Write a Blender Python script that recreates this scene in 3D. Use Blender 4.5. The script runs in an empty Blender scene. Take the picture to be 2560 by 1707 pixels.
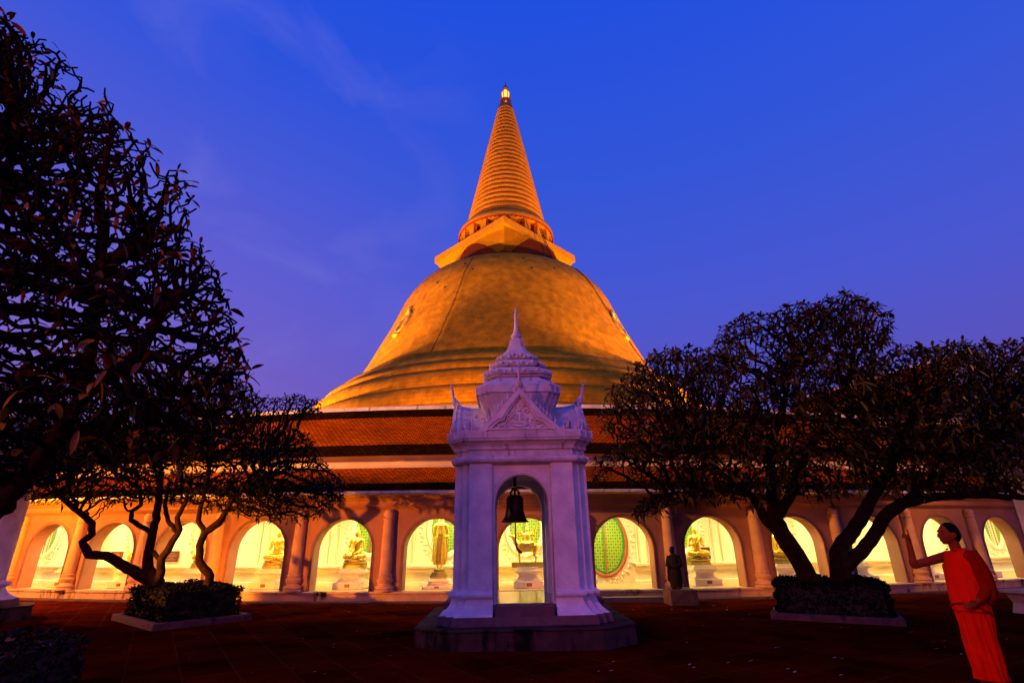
import bpy, math, random
import numpy as np
from mathutils import Vector, Matrix
R_=math.radians; PI=math.pi
sc=bpy.context.scene
C=sc.collection
rnd=random.Random(7)

# ------------------------------------------------------------------ camera
CAMZ=1.54; FPX=1295.38; PITCH=0.366163; ROLL=0.0082954; IW,IH=2560,1707
fw=Vector((0,math.cos(PITCH),math.sin(PITCH))); up0=Vector((0,-math.sin(PITCH),math.cos(PITCH))); rt0=Vector((1,0,0))
rt=rt0*math.cos(ROLL)-up0*math.sin(ROLL); up=up0*math.cos(ROLL)+rt0*math.sin(ROLL)
cam=bpy.data.cameras.new('camera'); camo=bpy.data.objects.new('camera',cam); C.objects.link(camo)
m=Matrix.Identity(4)
for i in range(3): m[i][0]=rt[i]; m[i][1]=up[i]; m[i][2]=-fw[i]
m[2][3]=CAMZ; camo.matrix_world=m
cam.sensor_width=36; cam.lens=FPX*36/IW; cam.clip_start=.05; cam.clip_end=2000
sc.camera=camo
sc.view_settings.view_transform='Standard'; sc.view_settings.look='None'; sc.view_settings.exposure=0; sc.view_settings.gamma=1
def at(x,y,Y):            # a point of the photograph at distance Y in front of the camera
    d=fw+rt*((x-IW/2)/FPX)-up*((y-IH/2)/FPX); t=Y/d.y
    return Vector((d.x*t,Y,d.z*t+CAMZ))

# ------------------------------------------------------------------ sky (dusk)
W=bpy.data.worlds.new('World'); sc.world=W; W.use_nodes=True
nt=W.node_tree; nt.nodes.clear()
def N(nt,t,**k):
    n=nt.nodes.new(t)
    for a,b in k.items(): setattr(n,a,b)
    return n
out=N(nt,'ShaderNodeOutputWorld'); bg=N(nt,'ShaderNodeBackground'); tc=N(nt,'ShaderNodeTexCoord'); sep=N(nt,'ShaderNodeSeparateXYZ')
nt.links.new(tc.outputs['Generated'],sep.inputs[0])
cr=N(nt,'ShaderNodeValToRGB'); nt.links.new(sep.outputs['Z'],cr.inputs[0])
e=cr.color_ramp.elements
def ramp(cr,st):
    e=cr.color_ramp.elements
    while len(e)>1: e.remove(e[-1])
    e[0].position=st[0][0]; e[0].color=(*st[0][1],1)
    for p,c in st[1:]:
        q=e.new(p); q.color=(*c,1)
ramp(cr,[(0.0,(.02,.01,.03)),(.02,(.30,.15,.40)),(.24,(.105,.085,.50)),(.40,(.068,.095,.63)),(.60,(.034,.092,.68)),(.82,(.014,.078,.74)),(1,(.01,.06,.66))])
# warm violet afterglow low on the left
mr=N(nt,'ShaderNodeMapRange'); nt.links.new(sep.outputs['X'],mr.inputs[0])
mr.inputs[1].default_value=.05; mr.inputs[2].default_value=-.65
mz=N(nt,'ShaderNodeMapRange'); nt.links.new(sep.outputs['Z'],mz.inputs[0]); mz.inputs[1].default_value=.72; mz.inputs[2].default_value=.15
mr.inputs[4].default_value=.62
mu=N(nt,'ShaderNodeMath',operation='MULTIPLY'); nt.links.new(mr.outputs[0],mu.inputs[0]); nt.links.new(mz.outputs[0],mu.inputs[1])
mx=N(nt,'ShaderNodeMix',data_type='RGBA'); nt.links.new(mu.outputs[0],mx.inputs[0]); nt.links.new(cr.outputs[0],mx.inputs[6]); mx.inputs[7].default_value=(.30,.16,.62,1)
# faint wisps of cloud
mp=N(nt,'ShaderNodeMapping'); nt.links.new(tc.outputs['Generated'],mp.inputs[0]); mp.inputs['Scale'].default_value=(2.2,1.2,3.2); mp.inputs['Location'].default_value=(5.1,1.7,2.2)
no=N(nt,'ShaderNodeTexNoise'); nt.links.new(mp.outputs[0],no.inputs[0]); no.inputs['Scale'].default_value=2.6; no.inputs['Detail'].default_value=10; no.inputs['Distortion'].default_value=.6
cm=N(nt,'ShaderNodeMapRange'); nt.links.new(no.outputs[0],cm.inputs[0]); cm.inputs[1].default_value=.48; cm.inputs[2].default_value=.75; cm.inputs[4].default_value=.30
wx=N(nt,'ShaderNodeMapRange'); nt.links.new(sep.outputs['X'],wx.inputs[0]); wx.inputs[1].default_value=-.02; wx.inputs[2].default_value=-.3
cw=N(nt,'ShaderNodeMath',operation='MULTIPLY'); nt.links.new(cm.outputs[0],cw.inputs[0]); nt.links.new(wx.outputs[0],cw.inputs[1])
mx2=N(nt,'ShaderNodeMix',data_type='RGBA'); nt.links.new(cw.outputs[0],mx2.inputs[0]); nt.links.new(mx.outputs[2],mx2.inputs[6]); mx2.inputs[7].default_value=(.22,.20,.68,1)
nt.links.new(mx2.outputs[2],bg.inputs[0]); bg.inputs[1].default_value=1.0
nt.links.new(bg.outputs[0],out.inputs[0])

# ------------------------------------------------------------------ lamps
def lamp(name,kind,loc,power,col,size=.3,target=None,cone=60,blend=.5):
    l=bpy.data.lights.new(name,kind); l.energy=power; l.color=col
    if kind=='AREA': l.shape='DISK'; l.size=size
    else: l.shadow_soft_size=size
    if kind=='SPOT': l.spot_size=R_(cone); l.spot_blend=blend
    o=bpy.data.objects.new(name,l); C.objects.link(o); o.location=loc
    if target is not None:
        d=Vector(target)-Vector(loc); o.rotation_euler=d.to_track_quat('-Z','Y').to_euler()
    return o
GR,GX,GY=52.27,-.6,67.85          # gallery circle
def G(a,d,z):                     # angle in degrees, depth behind the outer face, height
    r=GR-d; a=R_(a); return Vector((GX+r*math.sin(a),GY-r*math.cos(a),z))
OR=(1.0,.405,.010)
def cp(a,r,z): a=R_(a); return (GX+r*math.sin(a),GY-r*math.cos(a),z)
lamp('flood','SPOT',cp(-62,37,8),84000,OR,.5,cp(-40,12,26),100,.6)
lamp('flood','SPOT',cp(62,37,8),84000,OR,.5,cp(40,12,26),100,.6)
lamp('flood','SPOT',cp(-8,38,7.5),12000,(1,.33,.01),.6,cp(-5,15,24),90,.8)
lamp('flood','SPOT',cp(-88,36,9),52000,OR,.5,cp(-70,10,30),90,.6)
lamp('flood','SPOT',cp(88,36,9),42000,OR,.5,cp(70,10,30),90,.6)
lamp('spire_flood','SPOT',cp(-45,44,8),62000,OR,.6,(GX,GY,52),44,.5)
lamp('spire_flood','SPOT',cp(30,44,8),38000,OR,.6,(GX,GY,50),44,.5)
# sodium lamps of the courtyard, plus an added red fill glow
lamp('court_lamp','SPOT',(-7.9,14.2,.45),520,(1,.30,.0),.06,(-10.5,17.5,1.4),150,.4)
lamp('court_lamp','POINT',(-15.2,14.4,2.6),2300,(1,.30,.0),.06)
lamp('court_lamp','SPOT',(-9.6,8.8,1.5),4600,(1,.27,.0),.05,(-3.4,15.8,1.45),36,.5)
lamp('court_lamp','SPOT',(.1,12.6,.5),55,(1,.33,.02),.05,(4.5,16,1.2),150,.3)
lamp('court_lamp','SPOT',(7.2,13.9,.5),90,(1,.28,.0),.06,(9.5,17,1.4),150,.4)
lamp('court_lamp','SPOT',(17.5,9.0,4.0),900,(1,.28,.03),.08,(12,17,1.5),70,.4)
lamp('court_glow','POINT',(-9,-4,7),3000,(1,.16,.12),.8)
lamp('court_glow','POINT',(2.4,2.2,3.4),160,(1,.12,.03),.8)  # added fill lamp for a red glow on the near paving
lamp('tower_light','SPOT',(-13.5,12.5,7.5),1300,(1,.34,.12),.15,(0,10.6,4.0),22,.6)
lamp('roof_glow','SPOT',(-21,6,12),34000,(1,.40,.05),.4,(0,21,5.2),52,.7)
lamp('roof_glow','SPOT',(22,4,12),12000,(1,.36,.05),.4,(4,21,5.2),52,.7)

# ------------------------------------------------------------------ materials
def mat(name,c1,c2=None,scale=4,rough=.6,metal=0,bump=0,bscale=30,stretch=(1,1,1),stain=None,st_scale=2,st_thr=.6,spec=.5,c3=None,emit=None,estr=0,detail=6,trans=0,stz=.35):
    M=bpy.data.materials.new(name); M.use_nodes=True; t=M.node_tree; b=t.nodes['Principled BSDF']
    b.inputs['Roughness'].default_value=rough; b.inputs['Metallic'].default_value=metal
    b.inputs['Specular IOR Level'].default_value=spec
    c2=c2 or tuple(x*.75 for x in c1)
    tc=N(t,'ShaderNodeTexCoord'); mp=N(t,'ShaderNodeMapping'); mp.inputs['Scale'].default_value=stretch
    t.links.new(tc.outputs['Object'],mp.inputs[0])
    no=N(t,'ShaderNodeTexNoise'); no.inputs['Scale'].default_value=scale; no.inputs['Detail'].default_value=detail; no.inputs['Roughness'].default_value=.62
    t.links.new(mp.outputs[0],no.inputs[0])
    cr=N(t,'ShaderNodeValToRGB'); st=[(.32,c2),(.66,c1)]
    if c3: st=[(.25,c3),(.45,c2),(.68,c1)]
    ramp(cr,st); t.links.new(no.outputs[0],cr.inputs[0]); col=cr.outputs[0]
    if stain:
        mp2=N(t,'ShaderNodeMapping'); mp2.inputs['Scale'].default_value=(1,1,stz); t.links.new(tc.outputs['Object'],mp2.inputs[0])
        n2=N(t,'ShaderNodeTexNoise'); n2.inputs['Scale'].default_value=st_scale; n2.inputs['Detail'].default_value=8; n2.inputs['Roughness'].default_value=.7
        t.links.new(mp2.outputs[0],n2.inputs[0])
        r2=N(t,'ShaderNodeMapRange'); r2.inputs[1].default_value=st_thr; r2.inputs[2].default_value=st_thr+.09
        t.links.new(n2.outputs[0],r2.inputs[0])
        mx=N(t,'ShaderNodeMix',data_type='RGBA'); t.links.new(r2.outputs[0],mx.inputs[0]); t.links.new(col,mx.inputs[6]); mx.inputs[7].default_value=(*stain,1); col=mx.outputs[2]
    t.links.new(col,b.inputs['Base Color'])
    if bump:
        n3=N(t,'ShaderNodeTexNoise'); n3.inputs['Scale'].default_value=bscale; n3.inputs['Detail'].default_value=5
        t.links.new(tc.outputs['Object'],n3.inputs[0])
        bp=N(t,'ShaderNodeBump'); bp.inputs['Strength'].default_value=bump; bp.inputs['Distance'].default_value=.03
        t.links.new(n3.outputs[0],bp.inputs['Height']); t.links.new(bp.outputs[0],b.inputs['Normal'])
    if emit: b.inputs['Emission Color'].default_value=(*emit,1); b.inputs['Emission Strength'].default_value=estr
    return M
M={}
M['plaster']=mat('white_plaster',(.78,.74,.76),(.62,.58,.62),3,.75,bump=.25,bscale=14,stain=(.12,.09,.10),st_scale=3.2,st_thr=.64,stz=.10,c3=(.50,.45,.52))
M['plaster_dirty']=mat('weathered_plaster',(.66,.62,.66),(.42,.38,.42),4,.8,bump=.35,bscale=18,stain=(.05,.045,.05),st_scale=3.4,st_thr=.57,stz=.14)
M['slab']=mat('mossy_slab',(.065,.035,.035),(.03,.018,.018),5,.85,bump=.4,bscale=20,stain=(.004,.003,.003),st_scale=1.8,st_thr=.50,spec=.08)
M['step']=mat('worn_step',(.12,.06,.07),(.07,.035,.04),6,.7,bump=.2,stain=(.05,.04,.045),st_scale=3,st_thr=.6)
M['floorstone']=mat('polished_stone_floor',(.38,.34,.26),(.26,.22,.16),5,.16,bump=.05,bscale=6)
M['gwall']=mat('gallery_wall_plaster',(.40,.19,.125),(.30,.13,.08),1.3,.8,bump=.15,bscale=8,spec=.1)
M['plinth']=mat('gallery_plinth_plaster',(.52,.34,.24),(.36,.22,.15),3,.85,bump=.3,bscale=16,spec=.1,stain=(.02,.012,.01),st_scale=1.5,st_thr=.54)
M['inner']=mat('cream_interior_wall',(.88,.80,.58),(.80,.70,.46),.9,.7,bump=.08,bscale=6)
M['innerfloor']=mat('cream_interior_floor',(.66,.44,.18),(.52,.32,.12),3,.5)
M['trim']=mat('brown_arch_trim',(.25,.12,.09),(.16,.07,.06),6,.6)
M['column']=mat('column_plaster',(.60,.34,.19),(.46,.25,.13),3,.75,spec=.15,bump=.2,bscale=12,stain=(.06,.04,.035),st_scale=3.2,st_thr=.66)
M['cream_trim']=mat('cream_relief_plaster',(.90,.84,.66),(.78,.70,.50),8,.6,bump=.2)
M['gold']=mat('gilded_bronze',(.98,.80,.12),(.78,.58,.06),9,.33,metal=.55,bump=.1)
M['oldgold']=mat('dull_gold_base',(.52,.44,.10),(.34,.28,.06),12,.42,metal=.45,bump=.25)
M['pedestal']=mat('pedestal_plaster',(.86,.76,.60),(.72,.62,.46),5,.5)
M['plaque']=mat('dark_red_plaque',(.16,.03,.02),(.11,.02,.015),8,.4)
M['plaquetext']=mat('plaque_lettering',(.6,.4,.2),None,8,.5)
M['redframe']=mat('red_brown_frame',(.42,.09,.03),(.30,.06,.02),6,.5)
M['greenborder']=mat('green_border',(.03,.34,.05),(.02,.24,.04),6,.5)
M['bronze']=mat('black_bronze',(.020,.014,.010),(.035,.018,.010),10,.42,metal=.6,bump=.2)
M['wood']=mat('dark_wood',(.10,.035,.012),(.05,.02,.01),12,.5)
M['bark']=mat('frangipani_bark',(.026,.012,.005),(.009,.004,.002),10,.95,spec=.05,bump=.8,bscale=14)
M['twig']=mat('dark_twig_bark',(.008,.005,.003),(.004,.003,.002),8,.9,spec=.08)
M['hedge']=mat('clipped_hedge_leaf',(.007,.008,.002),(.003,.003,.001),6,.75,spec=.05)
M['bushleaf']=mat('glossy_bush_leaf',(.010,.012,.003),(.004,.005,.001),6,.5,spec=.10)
M['stonefig']=mat('dark_weathered_stone',(.020,.012,.009),(.008,.005,.004),9,.9,bump=.5,spec=.1)
M['kerb']=mat('stone_kerb',(.12,.055,.06),(.06,.03,.03),6,.85,spec=.15,bump=.4,stain=(.03,.02,.02),st_scale=3,st_thr=.55)
M['soil']=mat('planter_soil',(.03,.02,.015),None,8,.95)
M['fascia']=mat('pale_fascia_plaster',(.74,.50,.34),(.62,.40,.26),1.2,.75,spec=.1)
M['ridge']=mat('white_ridge_mortar',(.68,.55,.56),(.45,.34,.36),3,.8,stain=(.12,.07,.07),st_scale=5,st_thr=.58)
M['skin']=mat('brown_skin',(.24,.055,.010),(.19,.042,.008),9,.6,spec=.06)
M['hair']=mat('cropped_black_hair',(.004,.003,.003),None,30,.95,spec=.02,bump=.4,bscale=120)
M['robe']=mat('orange_red_robe',(.72,.016,.0015),(.60,.010,.001),5,.9,spec=.03)
M['robe_shaded']=mat('shaded_red_robe',(.26,.006,.001),(.20,.005,.001),5,.9,spec=.03)  # darker copy of the robe; shading of the near side put into colour
M['petal']=mat('dry_petal',(.50,.36,.30),(.32,.2,.16),6,.6)
M['harmika']=mat('ochre_plaster',(.82,.40,.012),(.68,.30,.010),1.3,.75,bump=.15,bscale=3,spec=.08)
M['redinner']=mat('red_painted_band',(.60,.06,.01),(.45,.04,.01),3,.7)
M['darkred']=mat('dark_red_neck',(.34,.07,.008),(.24,.05,.006),2,.8,spec=.05)
M['wreath']=mat('gilded_wreath',(.95,.75,.12),(.8,.55,.06),2,.35,metal=.3)
M['lampglow']=mat('lit_finial_lamp',(.9,.5,.1),None,5,.5,emit=(1,.30,.03),estr=2.6)
M['gilt_dark']=mat('aged_gilt_metal',(.35,.13,.02),(.2,.07,.01),4,.4,metal=.5)
M['whitetube']=mat('unlit_white_tube',(.8,.78,.82),None,3,.3)
M['stonebench']=mat('pale_stone_bench',(.5,.42,.28),(.36,.28,.18),6,.7,bump=.2)
def leafmat(name,a,b,c):
    m_=mat(name,a,b,1.7,.42,c3=c,detail=2); bs=m_.node_tree.nodes['Principled BSDF']
    bs.inputs['Specular IOR Level'].default_value=.12
    return m_
M['leaf_near']=leafmat('frangipani_leaf_turning_lit',(.26,.12,.006),(.08,.036,.004),(.015,.009,.003))  # rusty leaf; lightest tone raised to paint warm light caught by leaves
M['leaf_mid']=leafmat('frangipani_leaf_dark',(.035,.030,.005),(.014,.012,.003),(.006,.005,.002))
M['leaf_right']=leafmat('frangipani_leaf_olive_lit',(.17,.125,.006),(.05,.036,.004),(.012,.010,.003))  # olive leaf; lightest tone carries painted highlights of warm light

def tilemat(name,a,b,gap,bs=.16,bh=.10,rough=.55):      # glazed roof tiles in real metres along the UV of the slope
    m_=bpy.data.materials.new(name); m_.use_nodes=True; t=m_.node_tree; b_=t.nodes['Principled BSDF']; b_.inputs['Roughness'].default_value=rough
    b_.inputs['Specular IOR Level'].default_value=0
    uv=N(t,'ShaderNodeUVMap'); br=N(t,'ShaderNodeTexBrick'); t.links.new(uv.outputs[0],br.inputs[0])
    br.inputs['Scale'].default_value=1; br.inputs['Brick Width'].default_value=bs; br.inputs['Row Height'].default_value=bh
    br.inputs['Mortar Size'].default_value=.016; br.inputs['Mortar Smooth'].default_value=.6; br.inputs['Bias'].default_value=0
    br.inputs['Color1'].default_value=(*a,1); br.inputs['Color2'].default_value=(*b,1); br.inputs['Mortar'].default_value=(*gap,1)
    tc=N(t,'ShaderNodeTexCoord'); no=N(t,'ShaderNodeTexNoise'); no.inputs['Scale'].default_value=1.1; no.inputs['Detail'].default_value=6; t.links.new(tc.outputs['Object'],no.inputs[0])
    mr=N(t,'ShaderNodeMapRange'); t.links.new(no.outputs[0],mr.inputs[0]); mr.inputs[1].default_value=.3; mr.inputs[2].default_value=.7; mr.inputs[3].default_value=.6; mr.inputs[4].default_value=1.15
    mx=N(t,'ShaderNodeMix',data_type='RGBA',blend_type='MULTIPLY'); mx.inputs[0].default_value=1; t.links.new(br.outputs[0],mx.inputs[6]); t.links.new(mr.outputs[0],mx.inputs[7])
    t.links.new(mx.outputs[2],b_.inputs['Base Color'])
    bp=N(t,'ShaderNodeBump'); bp.invert=True; bp.inputs['Strength'].default_value=.8; bp.inputs['Distance'].default_value=.03
    t.links.new(br.outputs['Fac'],bp.inputs['Height']); t.links.new(bp.outputs[0],b_.inputs['Normal'])
    return m_
M['tile']=tilemat('orange_roof_tiles',(.46,.088,.003),(.32,.055,.002),(.04,.008,.002))
M['tiledark']=tilemat('dark_green_roof_tiles',(.030,.010,.001),(.014,.005,.001),(.004,.002,.0005))
M['chedi']=tilemat('golden_brown_chedi_tiles',(.86,.42,.008),(.78,.36,.007),(.68,.29,.006),.55,.40,.6)
# weathering of the dome: brown smears of its own shape
def weather(m_):
    t=m_.node_tree; b_=t.nodes['Principled BSDF']; l=b_.inputs['Base Color'].links[0].from_socket
    tc=N(t,'ShaderNodeTexCoord'); no=N(t,'ShaderNodeTexNoise'); no.inputs['Scale'].default_value=.42; no.inputs['Detail'].default_value=15; no.inputs['Roughness'].default_value=.85; no.inputs['Distortion'].default_value=.4
    t.links.new(tc.outputs['Object'],no.inputs[0]); mr=N(t,'ShaderNodeMapRange'); t.links.new(no.outputs[0],mr.inputs[0]); mr.inputs[1].default_value=.42; mr.inputs[2].default_value=.74; mr.inputs[4].default_value=.42
    mx=N(t,'ShaderNodeMix',data_type='RGBA'); t.links.new(mr.outputs[0],mx.inputs[0]); t.links.new(l,mx.inputs[6]); mx.inputs[7].default_value=(.52,.15,.003,1)
    t.links.new(mx.outputs[2],b_.inputs['Base Color']); b_.inputs['Specular IOR Level'].default_value=.03
weather(M['chedi'])
M['rings']=mat('golden_spire_plaster',(.84,.36,.012),(.66,.25,.008),.9,.6,bump=.2,bscale=2,spec=.12)

def lattice():
    m_=bpy.data.materials.new('green_gold_lattice'); m_.use_nodes=True; t=m_.node_tree; b_=t.nodes['Principled BSDF']; b_.inputs['Roughness'].default_value=.5
    uv=N(t,'ShaderNodeUVMap')
    sp=N(t,'ShaderNodeSeparateXYZ'); t.links.new(uv.outputs[0],sp.inputs[0])
    def sn(o,s):
        a=N(t,'ShaderNodeMath',operation='MULTIPLY'); t.links.new(o,a.inputs[0]); a.inputs[1].default_value=s
        b=N(t,'ShaderNodeMath',operation='SINE'); t.links.new(a.outputs[0],b.inputs[0]); return b.outputs[0]
    s1=sn(sp.outputs[0],2*PI/.15); s2=sn(sp.outputs[1],2*PI/.18)
    ad=N(t,'ShaderNodeMath',operation='ADD'); t.links.new(s1,ad.inputs[0]); t.links.new(s2,ad.inputs[1])
    ab=N(t,'ShaderNodeMath',operation='ABSOLUTE'); t.links.new(ad.outputs[0],ab.inputs[0])
    cr=N(t,'ShaderNodeValToRGB'); t.links.new(ab.outputs[0],cr.inputs[0])
    ramp(cr,[(0,(.05,.20,.01)),(.22,(.05,.20,.01)),(.34,(.46,.48,.03)),(.9,(.46,.48,.03)),(1,(.06,.26,.02))])
    t.links.new(cr.outputs[0],b_.inputs['Base Color']); return m_
M['lattice']=lattice()

def groundmat():
    m_=bpy.data.materials.new('dark_red_paving'); m_.use_nodes=True; t=m_.node_tree; b_=t.nodes['Principled BSDF']
    tc=N(t,'ShaderNodeTexCoord'); mp=N(t,'ShaderNodeMapping'); mp.inputs['Rotation'].default_value=(0,0,R_(-33)); t.links.new(tc.outputs['Object'],mp.inputs[0])
    br=N(t,'ShaderNodeTexBrick'); t.links.new(mp.outputs[0],br.inputs[0]); br.offset=0
    br.inputs['Scale'].default_value=1; br.inputs['Brick Width'].default_value=.6; br.inputs['Row Height'].default_value=.6; br.inputs['Mortar Size'].default_value=.012
    br.inputs['Color1'].default_value=(.080,.0075,.0010,1); br.inputs['Color2'].default_value=(.045,.0045,.0007,1); br.inputs['Mortar'].default_value=(.085,.024,.004,1)
    no=N(t,'ShaderNodeTexNoise'); no.inputs['Scale'].default_value=.7; no.inputs['Detail'].default_value=9; no.inputs['Roughness'].default_value=.65; t.links.new(tc.outputs['Object'],no.inputs[0])
    mr=N(t,'ShaderNodeMapRange'); t.links.new(no.outputs[0],mr.inputs[0]); mr.inputs[1].default_value=.32; mr.inputs[2].default_value=.68; mr.inputs[3].default_value=.35; mr.inputs[4].default_value=1.1
    mx=N(t,'ShaderNodeMix',data_type='RGBA',blend_type='MULTIPLY'); mx.inputs[0].default_value=1; t.links.new(br.outputs[0],mx.inputs[6]); t.links.new(mr.outputs[0],mx.inputs[7])
    t.links.new(mx.outputs[2],b_.inputs['Base Color']); b_.inputs['Specular IOR Level'].default_value=0
    rr=N(t,'ShaderNodeMapRange'); t.links.new(no.outputs[0],rr.inputs[0]); rr.inputs[3].default_value=.85; rr.inputs[4].default_value=.5; t.links.new(rr.outputs[0],b_.inputs['Roughness'])
    bp=N(t,'ShaderNodeBump'); bp.inputs['Strength'].default_value=.4; bp.inputs['Distance'].default_value=.01; bp.invert=True
    t.links.new(br.outputs['Fac'],bp.inputs['Height']); t.links.new(bp.outputs[0],b_.inputs['Normal']); return m_
M['ground']=groundmat()

# ------------------------------------------------------------------ mesh helpers
class MB:
    def __init__(s): s.v=[]; s.f=[]; s.mi=[]; s.uv={}
    def add(s,vs,fs,mi=0,uvs=None):
        o=len(s.v); s.v+= [tuple(v) for v in vs]
        for k,f in enumerate(fs):
            if uvs: s.uv[len(s.f)]=uvs[k]
            s.f.append(tuple(i+o for i in f)); s.mi.append(mi)
        return s
    def box(s,c,h,rz=0,mi=0,taper=1):
        cs,sn=math.cos(rz),math.sin(rz); vs=[]
        for z in (-1,1):
            k=1 if z<0 else taper
            for x,y in ((-1,-1),(1,-1),(1,1),(-1,1)):
                X=x*h[0]*k; Y=y*h[1]*k; vs.append((c[0]+X*cs-Y*sn,c[1]+X*sn+Y*cs,c[2]+z*h[2]))
        return s.add(vs,[(3,2,1,0),(4,5,6,7),(0,1,5,4),(1,2,6,5),(2,3,7,6),(3,0,4,7)],mi)
    def loft(s,rings,close=True,cap=True,mi=0):
        n=len(rings[0]); vs=[p for r in rings for p in r]; fs=[]
        for k in range(len(rings)-1):
            for i in range(n if close else n-1):
                j=(i+1)%n; fs.append((k*n+i,k*n+j,(k+1)*n+j,(k+1)*n+i))
        if cap: fs.append(tuple(reversed(range(n)))); fs.append(tuple((len(rings)-1)*n+i for i in range(n)))
        return s.add(vs,fs,mi)
    def lathe(s,prof,c=(0,0,0),n=24,mi=0,cap=True,uv=False):
        rings=[[(c[0]+r*math.cos(2*PI*i/n),c[1]+r*math.sin(2*PI*i/n),c[2]+z) for i in range(n)] for r,z in prof]
        if not uv: return s.loft(rings,True,cap,mi)
        vs=[p for r in rings for p in r]; fs=[];us=[]; L=0
        for k in range(len(prof)-1):
            dl=math.hypot(prof[k+1][0]-prof[k][0],prof[k+1][1]-prof[k][1])
            for i in range(n):
                j=(i+1)%n; fs.append((k*n+i,k*n+j,(k+1)*n+j,(k+1)*n+i))
                u0=i/n*100; u1=(i+1)/n*100; us.append(((u0,L),(u1,L),(u1,L+dl),(u0,L+dl)))
            L+=dl
        return s.add(vs,fs,mi,us)
    def tube(s,pts,rad,n=6,mi=0,cap=True):
        pts=[Vector(p) for p in pts]; rings=[]; prev=None
        for i,p in enumerate(pts):
            d=(pts[min(i+1,len(pts)-1)]-pts[max(i-1,0)])
            if d.length<1e-6: d=Vector((0,0,1))
            d.normalize()
            if prev is None: a=d.orthogonal().normalized()
            else:
                a=prev-d*prev.dot(d)
                a=a.normalized() if a.length>1e-5 else d.orthogonal().normalized()
            prev=a; b=d.cross(a); r=rad[i] if hasattr(rad,'__len__') else rad
            rings.append([p+(a*math.cos(2*PI*k/n)+b*math.sin(2*PI*k/n))*r for k in range(n)])
        return s.loft(rings,True,cap,mi)
    def build(s,name,mats,parent=None,smooth=False,bevel=0,xf=None):
        me=bpy.data.meshes.new(name)
        vs=s.v if xf is None else [tuple(xf(*v)) for v in s.v]
        me.from_pydata(vs,[],s.f)
        if not isinstance(mats,(list,tuple)): mats=[mats]
        for m_ in mats: me.materials.append(m_)
        me.polygons.foreach_set('material_index',s.mi)
        if smooth: me.polygons.foreach_set('use_smooth',[True]*len(s.f))
        if s.uv:
            ul=me.uv_layers.new(name='UVMap')
            for k,u in s.uv.items():
                for li,q in zip(me.polygons[k].loop_indices,u): ul.data[li].uv=q
        me.update()
        o=bpy.data.objects.new(name,me); C.objects.link(o)
        if parent is not None: o.parent=parent
        if smooth=='auto':
            try: me.set_sharp_from_angle(angle=R_(40))
            except Exception: pass
        if bevel:
            b=o.modifiers.new('bevel','BEVEL'); b.width=bevel; b.segments=2; b.limit_method='ANGLE'
        return o
def fixn(o):
    import bmesh
    bm=bmesh.new(); bm.from_mesh(o.data); bmesh.ops.recalc_face_normals(bm,faces=bm.faces); bm.to_mesh(o.data); bm.free(); return o
def tag(o,label=None,cat=None,group=None,kind=None):
    if label: o['label']=label
    if cat: o['category']=cat
    if group: o['group']=group
    if kind: o['kind']=kind
    return o
def empty(name,loc=(0,0,0),rz=0):
    o=bpy.data.objects.new(name,None); C.objects.link(o); o.location=loc; o.rotation_euler=(0,0,rz); o.empty_display_size=.2; return o
def copy_tree(o,parent=None):
    c=o.copy(); C.objects.link(c)
    if parent is not None: c.parent=parent
    for ch in [q for q in bpy.data.objects if q.parent==o and q!=c]: copy_tree(ch,c)
    return c
def sphere_prim(mb,c,r,n=10,mm=7,tip=None):
    r=r if hasattr(r,'__len__') else (r,r,r); rings=[]
    for i in range(1,mm):
        t=PI*i/mm; rings.append([(c[0]+r[0]*math.sin(t)*math.cos(2*PI*k/n),c[1]+r[1]*math.sin(t)*math.sin(2*PI*k/n),c[2]-r[2]*math.cos(t)) for k in range(n)])
    mb.loft(rings,True,True); return mb
def capsule(mb,a,b,ra,rb,n=10):
    a=Vector(a);b=Vector(b);d=(b-a)
    L=d.length or 1e-6; d=d/L
    pts=[];rs=[]
    for t in (-.9,-.6,-.2): pts.append(a+d*ra*t); rs.append(ra*math.sqrt(1-t*t))
    for t in (.2,.6,.9): pts.append(b+d*rb*t); rs.append(rb*math.sqrt(1-t*t))
    mb.tube(pts,rs,n)
def blob(name,fn,voxel,mat_,parent=None,smooth=4,post=None):     # overlapping forms fused into one continuous skin
    mb=MB(); fn(mb); tmp=mb.build('tmp',mat_); fixn(tmp)
    r=tmp.modifiers.new('r','REMESH'); r.mode='VOXEL'; r.voxel_size=voxel; r.use_smooth_shade=True
    s=tmp.modifiers.new('s','SMOOTH'); s.iterations=smooth; s.factor=.5
    dg=bpy.context.evaluated_depsgraph_get(); me=bpy.data.meshes.new_from_object(tmp.evaluated_get(dg))
    me.name=name; bpy.data.objects.remove(tmp)
    me.materials.clear(); me.materials.append(mat_)
    if post:
        for v in me.vertices: v.co=post(v.co.copy())
        me.update()
    me.polygons.foreach_set('use_smooth',[True]*len(me.polygons))
    o=bpy.data.objects.new(name,me); C.objects.link(o)
    if parent is not None: o.parent=parent
    return o

# ------------------------------------------------------------------ ground
g=MB(); g.add([(-400,-200,0),(400,-200,0),(400,600,0),(-400,600,0)],[(0,1,2,3)])
tag(g.build('ground',M['ground']),kind='structure')

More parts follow.
